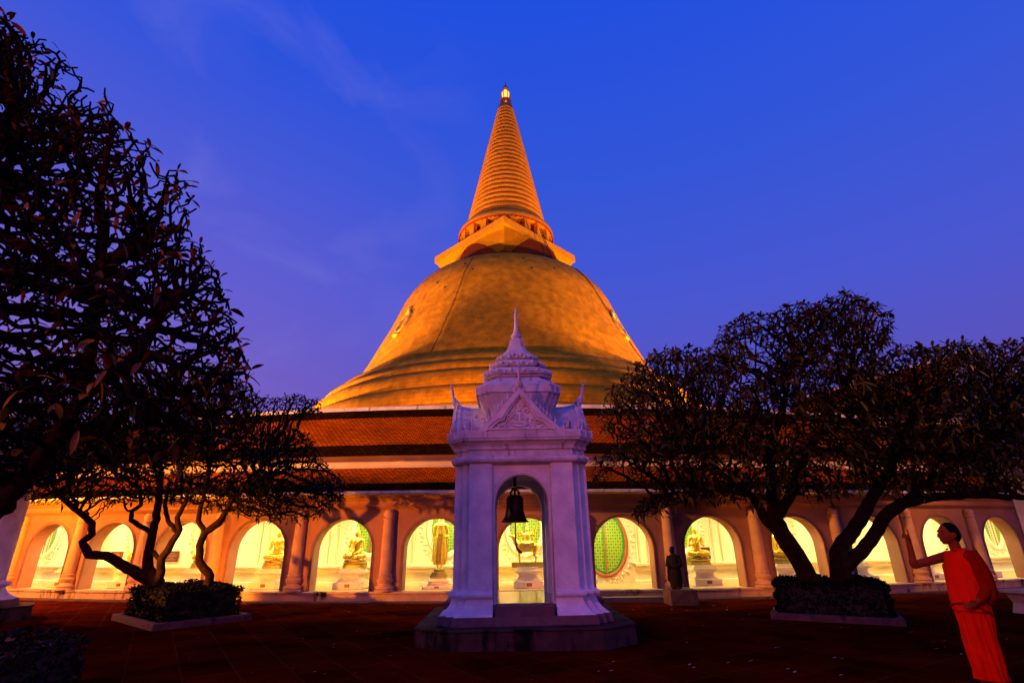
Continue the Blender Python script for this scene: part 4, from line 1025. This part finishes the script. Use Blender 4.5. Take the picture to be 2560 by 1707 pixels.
# pair of twisted trees in the left planter
YL=12.4
midp=poly([(-60,1200),(-40,1040),(100,920),(260,860),(420,860),(560,910),(640,985),(700,1000),(720,1060),(770,1090),(800,1140),(850,1190),(858,1250),(800,1290),(730,1310),(660,1300),(590,1285),(480,1262),(380,1250),(260,1262),(170,1260),(110,1282),(60,1240)],YL)
sprig=poly([(690,1010),(740,985),(800,1000),(790,1030),(720,1050)],YL)
left=[(x,z) for x,z in midp if True]
def split(poly_,x0,side):
    xs=[p for p in poly_]; mnx=x0
    out=[]; n=len(xs)
    for i in range(n):
        a=xs[i];b=xs[(i+1)%n]; ia=(a[0]<x0)==(side<0); ib=(b[0]<x0)==(side<0)
        if ia: out.append(a)
        if ia!=ib: t=(x0-a[0])/(b[0]-a[0]); out.append((x0,a[1]+(b[1]-a[1])*t))
    return out
pA=split(midp,V(450,1200,YL)[0],-1); pB=split(midp,V(440,1200,YL)[0],1)
build_tree('frangipani_tree','dark many stemmed frangipani with a limb snaking left out of the left planter','frangipani trees in the courtyard',
 [(pA,1)],[([(V(392,1480,YL)[0],YL,.05),V(390,1455,YL),V(370,1420,YL),V(372,1378,YL),V(385,1320,YL),V(398,1250,YL),V(400,1180,YL),V(405,1100,YL)],[.20,.17,.11,.095,.085,.075,.06,.045]),
  ([V(390,1455,YL),V(355,1440,YL),V(293,1404,YL),V(264,1388,YL),V(222,1386,YL),V(206,1354,YL),V(230,1335,YL),V(231,1308,YL),V(205,1285,YL),V(164,1252,YL),V(120,1200,YL)],[.17,.12,.10,.095,.09,.08,.075,.07,.065,.055,.04]),
  ([V(390,1455,YL),V(400,1440,12.2),V(403,1398,12.2),V(425,1365,12.2),V(450,1323,12.2),V(443,1293,12.2),V(463,1258,12.2),V(480,1200,12.2)],[.15,.085,.08,.075,.06,.055,.045,.035]),
  ([V(403,1398,12.2),V(372,1372,12.4)],[.06,.05]),
  ([V(382,1335,YL),V(358,1318,YL),V(327,1299,YL),V(329,1277,YL),V(352,1262,YL),V(350,1220,YL)],[.05,.055,.055,.05,.045,.035]),
  ([V(445,1330,12.2),V(420,1300,12.3),V(412,1262,12.4),V(420,1210,12.4)],[.05,.05,.045,.035])],
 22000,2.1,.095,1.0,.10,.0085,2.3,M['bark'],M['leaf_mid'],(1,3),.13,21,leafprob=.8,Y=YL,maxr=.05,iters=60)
build_tree('frangipani_tree','slim curved frangipani stem at the right end of the left planter','frangipani trees in the courtyard',
 [(pB,1),(sprig,.05)],[([(V(519,1480,YL)[0],YL,.05),V(519,1470,YL),V(525,1439,YL),V(499,1404,YL),V(499,1363,YL),V(513,1331,YL),V(546,1307,YL),V(560,1285,YL),V(590,1230,YL),V(640,1180,YL)],[.11,.095,.09,.085,.075,.075,.085,.06,.05,.04]),
  ([V(513,1331,YL),V(496,1300,YL),V(501,1269,YL),V(520,1200,YL),V(530,1120,YL)],[.05,.055,.05,.045,.035])],
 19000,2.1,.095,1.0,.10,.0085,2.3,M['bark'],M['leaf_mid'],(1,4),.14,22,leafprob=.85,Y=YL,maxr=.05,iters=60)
# two broad trees in the right planter
YR=12.0
rp1=poly([(1500,1020),(1540,960),(1600,905),(1660,880),(1720,880),(1770,885),(1790,825),(1860,790),(1930,797),(1960,765),(2030,755),(2090,738),(2160,780),(2215,820),(2205,880),(2170,930),(2160,1060),(2180,1180),(2120,1240),(2000,1250),(1900,1262),(1800,1250),(1700,1262),(1650,1280),(1600,1300),(1575,1280),(1640,1220),(1560,1190),(1485,1200),(1490,1150),(1570,1110),(1500,1060)],YR)
rp2=poly([(2150,1000),(2190,910),(2240,870),(2310,870),(2380,858),(2460,868),(2560,850),(2760,840),(2900,950),(2850,1150),(2640,1230),(2480,1215),(2350,1225),(2230,1240),(2150,1200),(2130,1090)],YR)
build_tree('frangipani_tree','broad leafy frangipani on a thick trunk leaning left out of the right planter','frangipani trees in the courtyard',
 [(rp1,1)],[([(V(2032,1480,YR)[0],YR,.05),V(2030,1462,YR),V(1998,1400,YR),V(1966,1352,YR),V(1938,1300,YR),V(1930,1250,YR),V(1925,1180,YR),V(1930,1100,YR),V(1960,1000,YR),V(1985,900,YR)],[.24,.20,.185,.19,.16,.12,.10,.08,.06,.045]),
  ([V(1966,1352,YR),V(1915,1300,12.2),V(1880,1240,12.3),V(1800,1180,12.4),V(1720,1100,12.3)],[.12,.11,.085,.065,.045]),([V(1938,1300,YR),V(1975,1240,11.8),V(2010,1150,11.7),V(2070,1050,11.6),V(2110,950,11.6)],[.13,.11,.085,.065,.045]),
  ([V(1930,1250,YR),V(1840,1230,11.6),V(1740,1225,11.4),V(1660,1240,11.3)],[.07,.055,.045,.03])],
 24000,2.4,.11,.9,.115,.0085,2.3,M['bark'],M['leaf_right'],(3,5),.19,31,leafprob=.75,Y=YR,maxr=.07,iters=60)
build_tree('frangipani_tree','forked frangipani whose long limb reaches right above the monk from the right planter','frangipani trees in the courtyard',
 [(rp2,1)],[([(V(2110,1480,YR)[0],YR,.05),V(2107,1465,YR),V(2100,1420,YR),V(2094,1383,YR),V(2107,1355,YR),V(2133,1327,YR),V(2155,1290,YR),V(2178,1248,YR),V(2220,1180,YR),V(2260,1090,YR),V(2300,1000,YR)],[.27,.23,.20,.17,.15,.14,.14,.12,.10,.08,.05]),
  ([V(2100,1425,YR),V(2122,1407,YR),V(2159,1373,YR),V(2195,1323,YR),V(2214,1288,YR),V(2256,1256,YR),V(2337,1241,YR),V(2450,1236,YR),V(2560,1243,YR),V(2680,1230,YR)],[.17,.15,.135,.13,.13,.125,.095,.08,.06,.04]),
  ([V(2256,1256,YR),V(2330,1200,11.8),V(2420,1130,11.7),V(2480,1020,11.6)],[.10,.08,.065,.045])],
 21000,2.4,.11,.9,.115,.0085,2.3,M['bark'],M['leaf_right'],(3,5),.20,32,leafprob=.75,Y=YR,maxr=.07,iters=60)

# ------------------------------------------------------------------ planters and hedges
def hedge(name,label,c,hx,hy,rz,h,seed,n=9000,ls=.035,lm='hedge'):
    r=empty(name,(c[0],c[1],0),rz); tag(r,label,'hedge','clipped hedges')
    mb=MB(); mb.box((0,0,h*.48),(hx-.06,hy-.06,h*.46)); mb.build('stems',M['soil'],r)
    rng=np.random.default_rng(seed); lf=MB()
    for k in range(n):
        f=rng.random(); A=[hy*h,hy*h,hx*h,hx*h,hx*hy*2]; s=np.cumsum(A)/sum(A); q=int(np.searchsorted(s,f)); u,v=rng.uniform(-1,1,2); wob=.035*math.sin(u*7+q)+.03*math.sin(v*9)+rng.uniform(-.05,.03)
        if q==0: p=(-hx-wob,u*hy,(v*.5+.5)*h)
        elif q==1: p=(hx+wob,u*hy,(v*.5+.5)*h)
        elif q==2: p=(u*hx,-hy-wob,(v*.5+.5)*h)
        elif q==3: p=(u*hx,hy+wob,(v*.5+.5)*h)
        else: p=(u*hx,v*hy,h+wob)
        p=Vector(p); a=Vector(rng.normal(size=3)).normalized(); b=a.orthogonal().normalized(); l=ls*rng.uniform(.6,1.4)
        lf.add([p-a*l,p+b*l*.5,p+a*l,p-b*l*.5],[(0,1,2,3)])
    lf.build('foliage',M[lm],r); return r
def kerb(label,c,hx,hy,rz,h=.13,t=.13):
    r=empty('planter_kerb',(c[0],c[1],0),rz); tag(r,label,'planter','stone planter kerbs')
    for sx,sy in ((1,0),(-1,0),(0,1),(0,-1)):
        mb=MB()
        if sx: mb.box((sx*(hx-t/2),0,h/2-.01),(t/2,hy,h/2))
        else: mb.box((0,sy*(hy-t/2),h/2-.01),(hx-t-.002,t/2,h/2))
        mb.build('kerb_stone',M['kerb'],r,bevel=.012)
    mb=MB(); mb.box((0,0,.03),(hx-t,hy-t,.03)); mb.build('soil',M['soil'],r)
    return r
ua=math.atan2(1.7,1.3)
cL=(-7.17,12.51)
kerb('low stone kerb round the left planter with two twisted trees',cL,.93,1.26,math.atan2(.77,.64))
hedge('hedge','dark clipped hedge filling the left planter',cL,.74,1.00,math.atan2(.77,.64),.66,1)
cR=((5.03+8.65)/2,(12.04+12.9)/2)
kerb('low stone kerb round the right planter beside the monk',cR,1.14,1.27,math.atan2(-1.08,1.99))
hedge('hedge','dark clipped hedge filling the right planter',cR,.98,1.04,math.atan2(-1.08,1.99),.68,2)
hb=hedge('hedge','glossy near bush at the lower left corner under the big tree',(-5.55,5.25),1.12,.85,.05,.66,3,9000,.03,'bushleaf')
lf=MB(); r2=random.Random(9)        # fallen rusty leaves lying on the near bush
leafrects=[(-4.55,5.0),(-4.75,4.8),(-4.9,5.1),(-5.1,4.75),(-4.62,5.4),(-5.3,5.0)]
for k,(x,y) in enumerate(leafrects):
    L=.13; a=r2.uniform(-.4,.6); c,s_=math.cos(a),math.sin(a); vs=[]
    for i in range(6):
        t=i/5*2-1; w=.028*math.sqrt(max(0,1-t*t))+.002; X=t*L/2
        vs+=[(X*c+w*s_,X*s_-w*c,.02*t*t),(X*c-w*s_,X*s_+w*c,.012+.02*t*t)]
    m2=MB(); m2.add(vs,[(2*i,2*i+2,2*i+3,2*i+1) for i in range(5)])
    o=m2.build('fallen_leaf',M['leaf_near']); o.location=(x,y,.715); tag(o,'long rusty leaf fallen on top of the glossy near bush','leaf','fallen leaves on the near bush')

# ------------------------------------------------------------------ small courtyard things
def stonefig_fn(mb):
    rings=[]
    for z,w,d in ((.02,.13,.10),(.10,.15,.11),(.35,.155,.115),(.55,.135,.10),(.68,.145,.10),(.76,.13,.085),(.82,.06,.06)):
        rings.append([(w*math.cos(2*PI*k/20)*(1+.04*math.cos(9*2*PI*k/20)),d*math.sin(2*PI*k/20),z) for k in range(20)])
    mb.loft(rings); sphere_prim(mb,(-.02,0,.90),(.062,.07,.08)); sphere_prim(mb,(-.01,.01,.975),(.055,.055,.035)); sphere_prim(mb,(-.08,-.01,.90),(.014,.012,.014))
    for s in (-1,1):
        capsule(mb,(s*.13,0,.74),(s*.17,-.02,.56),.05,.05); capsule(mb,(s*.17,-.02,.56),(s*.10 -.03,-.11,.52),.05,.045); capsule(mb,(s*.06,-.03,.04),(s*.07,-.11,.02),.045,.035)
    capsule(mb,(-.15,-.05,.50),(-.15,-.03,.22),.04,.05); capsule(mb,(-.03,-.12,.53),(.05,-.12,.53),.04,.04)
r=empty('stone_figure',(4.12,14.5,.36),R_(-20)); blob('figure',stonefig_fn,.014,M['stonefig'],r,2); tag(r,'dark weathered stone figure in a long robe standing on a low block','statue')
mb=MB(); mb.box((4.22,14.62,.18),(.34,.36,.18)); o=mb.build('stone_block',M['kerb'],bevel=.015); tag(o,'square plastered block under the dark stone figure','block')
r=empty('stone_bench',(11.4,12.6,0),R_(20)); mb=MB(); mb.box((0,0,.43),(.75,.26,.035)); mb.build('seat',M['stonebench'],r,bevel=.012)
for sx in (-.5,.5):
    mb=MB(); mb.loft([[(sx-.10,-.20,0),(sx+.10,-.20,0),(sx+.10,.20,0),(sx-.10,.20,0)],[(sx-.06,-.15,.2),(sx+.06,-.15,.2),(sx+.06,.15,.2),(sx-.06,.15,.2)],[(sx-.12,-.22,.395),(sx+.12,-.22,.395),(sx+.12,.22,.395),(sx-.12,.22,.395)]]); mb.build('leg',M['stonebench'],r)
tag(r,'pale stone bench at the right edge behind the monk','bench')
# fallen petals on the paving
rp=random.Random(4); pm=None; kk=0
while kk<170:
    y=rp.uniform(4.6,14.5); x=rp.uniform(-9,9)
    if abs(x-.165)<1.95 and abs(y-10.6)<2.0: continue
    if abs(x)>y*.95: continue
    if abs(x-cL[0])<1.7 and abs(y-cL[1])<1.9 or abs(x-cR[0])<1.7 and abs(y-cR[1])<1.6: continue
    if x<-4.3 and y<6.3: continue
    if pm is None:
        mb=MB(); mb.add([(-.028,-.006,.004),(0,-.014,.010),(.028,-.004,.012),(.026,.006,.012),(0,.013,.008),(-.026,.005,.004)],[(0,1,4,5),(1,2,3,4)]); pm=mb.build('fallen_petal',M['petal']); o=pm
    else: o=pm.copy(); C.objects.link(o)
    o.location=(x,y,.004); o.rotation_euler=(0,0,rp.uniform(-.6,.6)); s=rp.uniform(.5,1.15); o.scale=(s,s,s)
    tag(o,'small pale petal fallen on the dark red paving','petal','fallen petals on the paving'); kk+=1

# ------------------------------------------------------------------ monk
mk=empty('person',(5.02,6.4,0)); tag(mk,'person in an orange robe in profile facing left with one bare arm raised','person')
# local: facing -x, viewer on the -y side; far arm (+y) raised forward
def body_fn(mb):
    # head
    sphere_prim(mb,(.0,0,1.575),(.098,.076,.108),18,14)
    sphere_prim(mb,(-.045,0,1.545),(.062,.058,.085),16,12); capsule(mb,(-.055,0,1.500),(-.066,0,1.482),.036,.026)
    capsule(mb,(-.098,0,1.585),(-.121,0,1.548),.010,.015); sphere_prim(mb,(-.100,0,1.508),(.013,.022,.008)); sphere_prim(mb,(-.098,0,1.494),(.012,.020,.008)); sphere_prim(mb,(-.092,0,1.605),(.012,.045,.012))
    for s in (-1,1): sphere_prim(mb,(.012,s*.079,1.560),(.022,.010,.034),10,8); sphere_prim(mb,(-.07,s*.035,1.54),(.03,.025,.022))
    capsule(mb,(.025,0,1.50),(.045,0,1.38),.056,.060)
    # trunk
    capsule(mb,(.05,0,1.30),(.04,0,1.12),.115,.115); capsule(mb,(.04,0,1.12),(.035,0,.92),.115,.125); capsule(mb,(.05,-.14,1.33),(.04,.14,1.33),.065,.065)
    # far arm raised: shoulder, elbow, wrist
    capsule(mb,(.0,.17,1.32),(-.34,.20,1.235),.056,.043); capsule(mb,(-.34,.20,1.235),(-.355,.19,1.27),.044,.043); capsule(mb,(-.35,.195,1.25),(-.36,.16,1.47),.043,.027)
    hx,hz=-.365,1.515
    sphere_prim(mb,(hx,.155,hz),(.024,.038,.046),12,8)
    for i,(dy,L) in enumerate(((-.028,.060),(-.010,.078),(.010,.072),(.027,.052))):
        if i==0: capsule(mb,(hx,.155+dy,hz+.03),(hx-.006,.150+dy,hz+.075),.010,.009); capsule(mb,(hx-.006,.150+dy,hz+.075),(hx-.008,.150+dy,hz+.118),.009,.0075)
        else: capsule(mb,(hx-.005,.155+dy,hz+.03),(hx-.040,.152+dy,hz+.03+L*.45),.010,.009); capsule(mb,(hx-.040,.152+dy,hz+.03+L*.45),(hx-.050,.15+dy,hz+.015),.009,.008)
    capsule(mb,(hx,.120,hz-.01),(hx-.030,.105,hz+.015),.011,.010); capsule(mb,(hx-.030,.105,hz+.015),(hx-.043,.118,hz+.04),.010,.008)
    # near arm: hangs, forearm across the belly
    capsule(mb,(.05,-.18,1.31),(.105,-.235,1.05),.054,.044); capsule(mb,(.105,-.235,1.05),(-.06,-.215,.89),.042,.027)
    sphere_prim(mb,(-.105,-.205,.865),(.045,.018,.034),12,8)
    for i in range(4): capsule(mb,(-.135,-.208,.885-.017*i),(-.175,-.200,.873-.016*i),.0095,.009); capsule(mb,(-.175,-.20,.873-.016*i),(-.195,-.18,.862-.014*i),.009,.0075)
    capsule(mb,(-.095,-.22,.890),(-.140,-.225,.905),.011,.009)
    # legs under the cloth
    for s in (-1,1):
        capsule(mb,(.03,s*.07,.90),(.0-.02*s,s*.07,.50),.072,.052); capsule(mb,(.0-.02*s,s*.07,.50),(.02-.03*s,s*.07,.10),.050,.036)
        capsule(mb,(.04-.04*s,s*.075,.045),(-.09-.05*s,s*.09,.028),.036,.030)
        for q in range(5): capsule(mb,(-.10-.05*s,s*.09+(q-2)*.018,.024),(-.145-.05*s+abs(q-2)*.006,s*.09+(q-2)*.020,.018),.012,.009)
blob('body',body_fn,.0085,M['skin'],mk,3)
def hair_fn(mb):
    sphere_prim(mb,(.022,0,1.600),(.098,.085,.098),20,14)
    sphere_prim(mb,(.050,0,1.555),(.072,.080,.085),16,12)
def hair_post(v):
    # keep the hairline above the brow and in front of the ear
    return v
blob('hair',hair_fn,.009,M['hair'],mk,3)
for s in (-1,1):
    mb=MB(); sphere_prim(mb,(-.088,s*.034,1.572),(.009,.012,.007),8,6); o=mb.build('eye',M['hair'],mk,smooth=True)
    mb=MB(); mb.tube([(-.097,s*.018,1.597),(-.096,s*.034,1.601),(-.083,s*.052,1.597)],[.003,.0045,.002],5); mb.build('eyebrow',M['hair'],mk)
def robe_surface(zs,rows,fold,nfold,phase,n=96):
    mb=MB(); rings=[]
    for z in zs:
        cx_,wx,wy=[float(np.interp(z,[q[0] for q in rows],[q[k] for q in rows])) for k in (1,2,3)]
        f=float(np.interp(z,[0,.3,.9,1.1,1.4],fold)); R=[]
        for k in range(n):
            t=2*PI*k/n; w=1+f*(.5*math.sin(nfold*t+phase*z*9)+.5*math.sin(nfold*.62*t-4*z*phase+1.3)+.35*math.sin(2.3*nfold*t+3*z))
            R.append((cx_+wx*math.cos(t)*w,wy*math.sin(t)*w,z))
        rings.append(R)
    mb.loft(rings,True,False); return mb
# skirt cloth
rows=[(.13,.02,.140,.150),(.30,.02,.138,.150),(.60,.02,.142,.155),(.80,.025,.150,.165),(.95,.03,.150,.165),(1.0,.03,.145,.155)]
mb=robe_surface(list(np.linspace(.13,1.0,46)),rows,(.20,.15,.08,.05,.02),7,1.2)
o=mb.build('skirt_cloth',M['robe'],mk,smooth=True); so=o.modifiers.new('s','SOLIDIFY'); so.thickness=.006
# chest cloth: over the near shoulder, leaving the far shoulder bare
rows2=[(.78,.02,.165,.175),(.95,.02,.158,.18),(1.10,.03,.150,.19),(1.22,.035,.148,.198),(1.32,.04,.138,.203),(1.38,.045,.11,.17),(1.42,.045,.075,.10)]
mb=robe_surface(list(np.linspace(.78,1.42,40)),rows2,(.05,.05,.055,.045,.02),6,1.1)
# cut the far shoulder
keep=[]
for k,f in enumerate(mb.f):
    c=np.mean([mb.v[i] for i in f],axis=0)
    if c[1]>.06 and c[2]>1.20+.5*(.20-c[1]): continue
    if c[0]<-.03 and c[2]>1.385: continue
    keep.append(k)
mb.f=[mb.f[k] for k in keep]; mb.mi=[0]*len(keep)
o=mb.build('chest_cloth',M['robe'],mk,smooth=True); so=o.modifiers.new('s','SOLIDIFY'); so.thickness=.012
# sleeve-like drape over the near arm and the panel hanging behind it
def drape(mb):
    capsule(mb,(.05,-.165,1.325),(.095,-.225,1.06),.082,.066); capsule(mb,(.095,-.225,1.06),(-.02,-.225,.915),.062,.042)
    capsule(mb,(.06,-.20,1.20),(.105,-.17,.90),.07,.05)
def dpost(v):
    f=.006*math.sin(v.z*38+v.x*30+2*math.sin(v.z*9)); v.y-=f; v.x+=f*.6; return v
blob('arm_drape',drape,.010,M['robe_shaded'],mk,10,dpost)
mb=MB(); P=[]   # folded strap over the shoulder
for s in range(15):
    t=s/14; x=.05+.07*math.sin(t*1.6); z=1.40-.50*t; P.append([(x-.05+.012*math.sin(9*t),-.205-.05*math.sin(PI*t)-.012,z),(x-.01,-.225-.05*math.sin(PI*t)-.014,z),(x+.04,-.20-.05*math.sin(PI*t),z)])
mb.loft(P,False,False); o=mb.build('folded_sash',M['robe_shaded'],mk,smooth=True); so=o.modifiers.new('s','SOLIDIFY'); so.thickness=.012
mb=MB(); mb.tube([(-.155+.0*k,0,0) for k in range(2)],.001,3)
mb=MB(); mb.tube([(.02+.168*math.cos(2*PI*k/24),.180*math.sin(2*PI*k/24),.80+.02*math.sin(4*PI*k/24)-.05*math.cos(2*PI*k/24)) for k in range(25)],[.013]*25,6,cap=False); mb.build('waist_fold',M['robe_shaded'],mk,smooth=True)
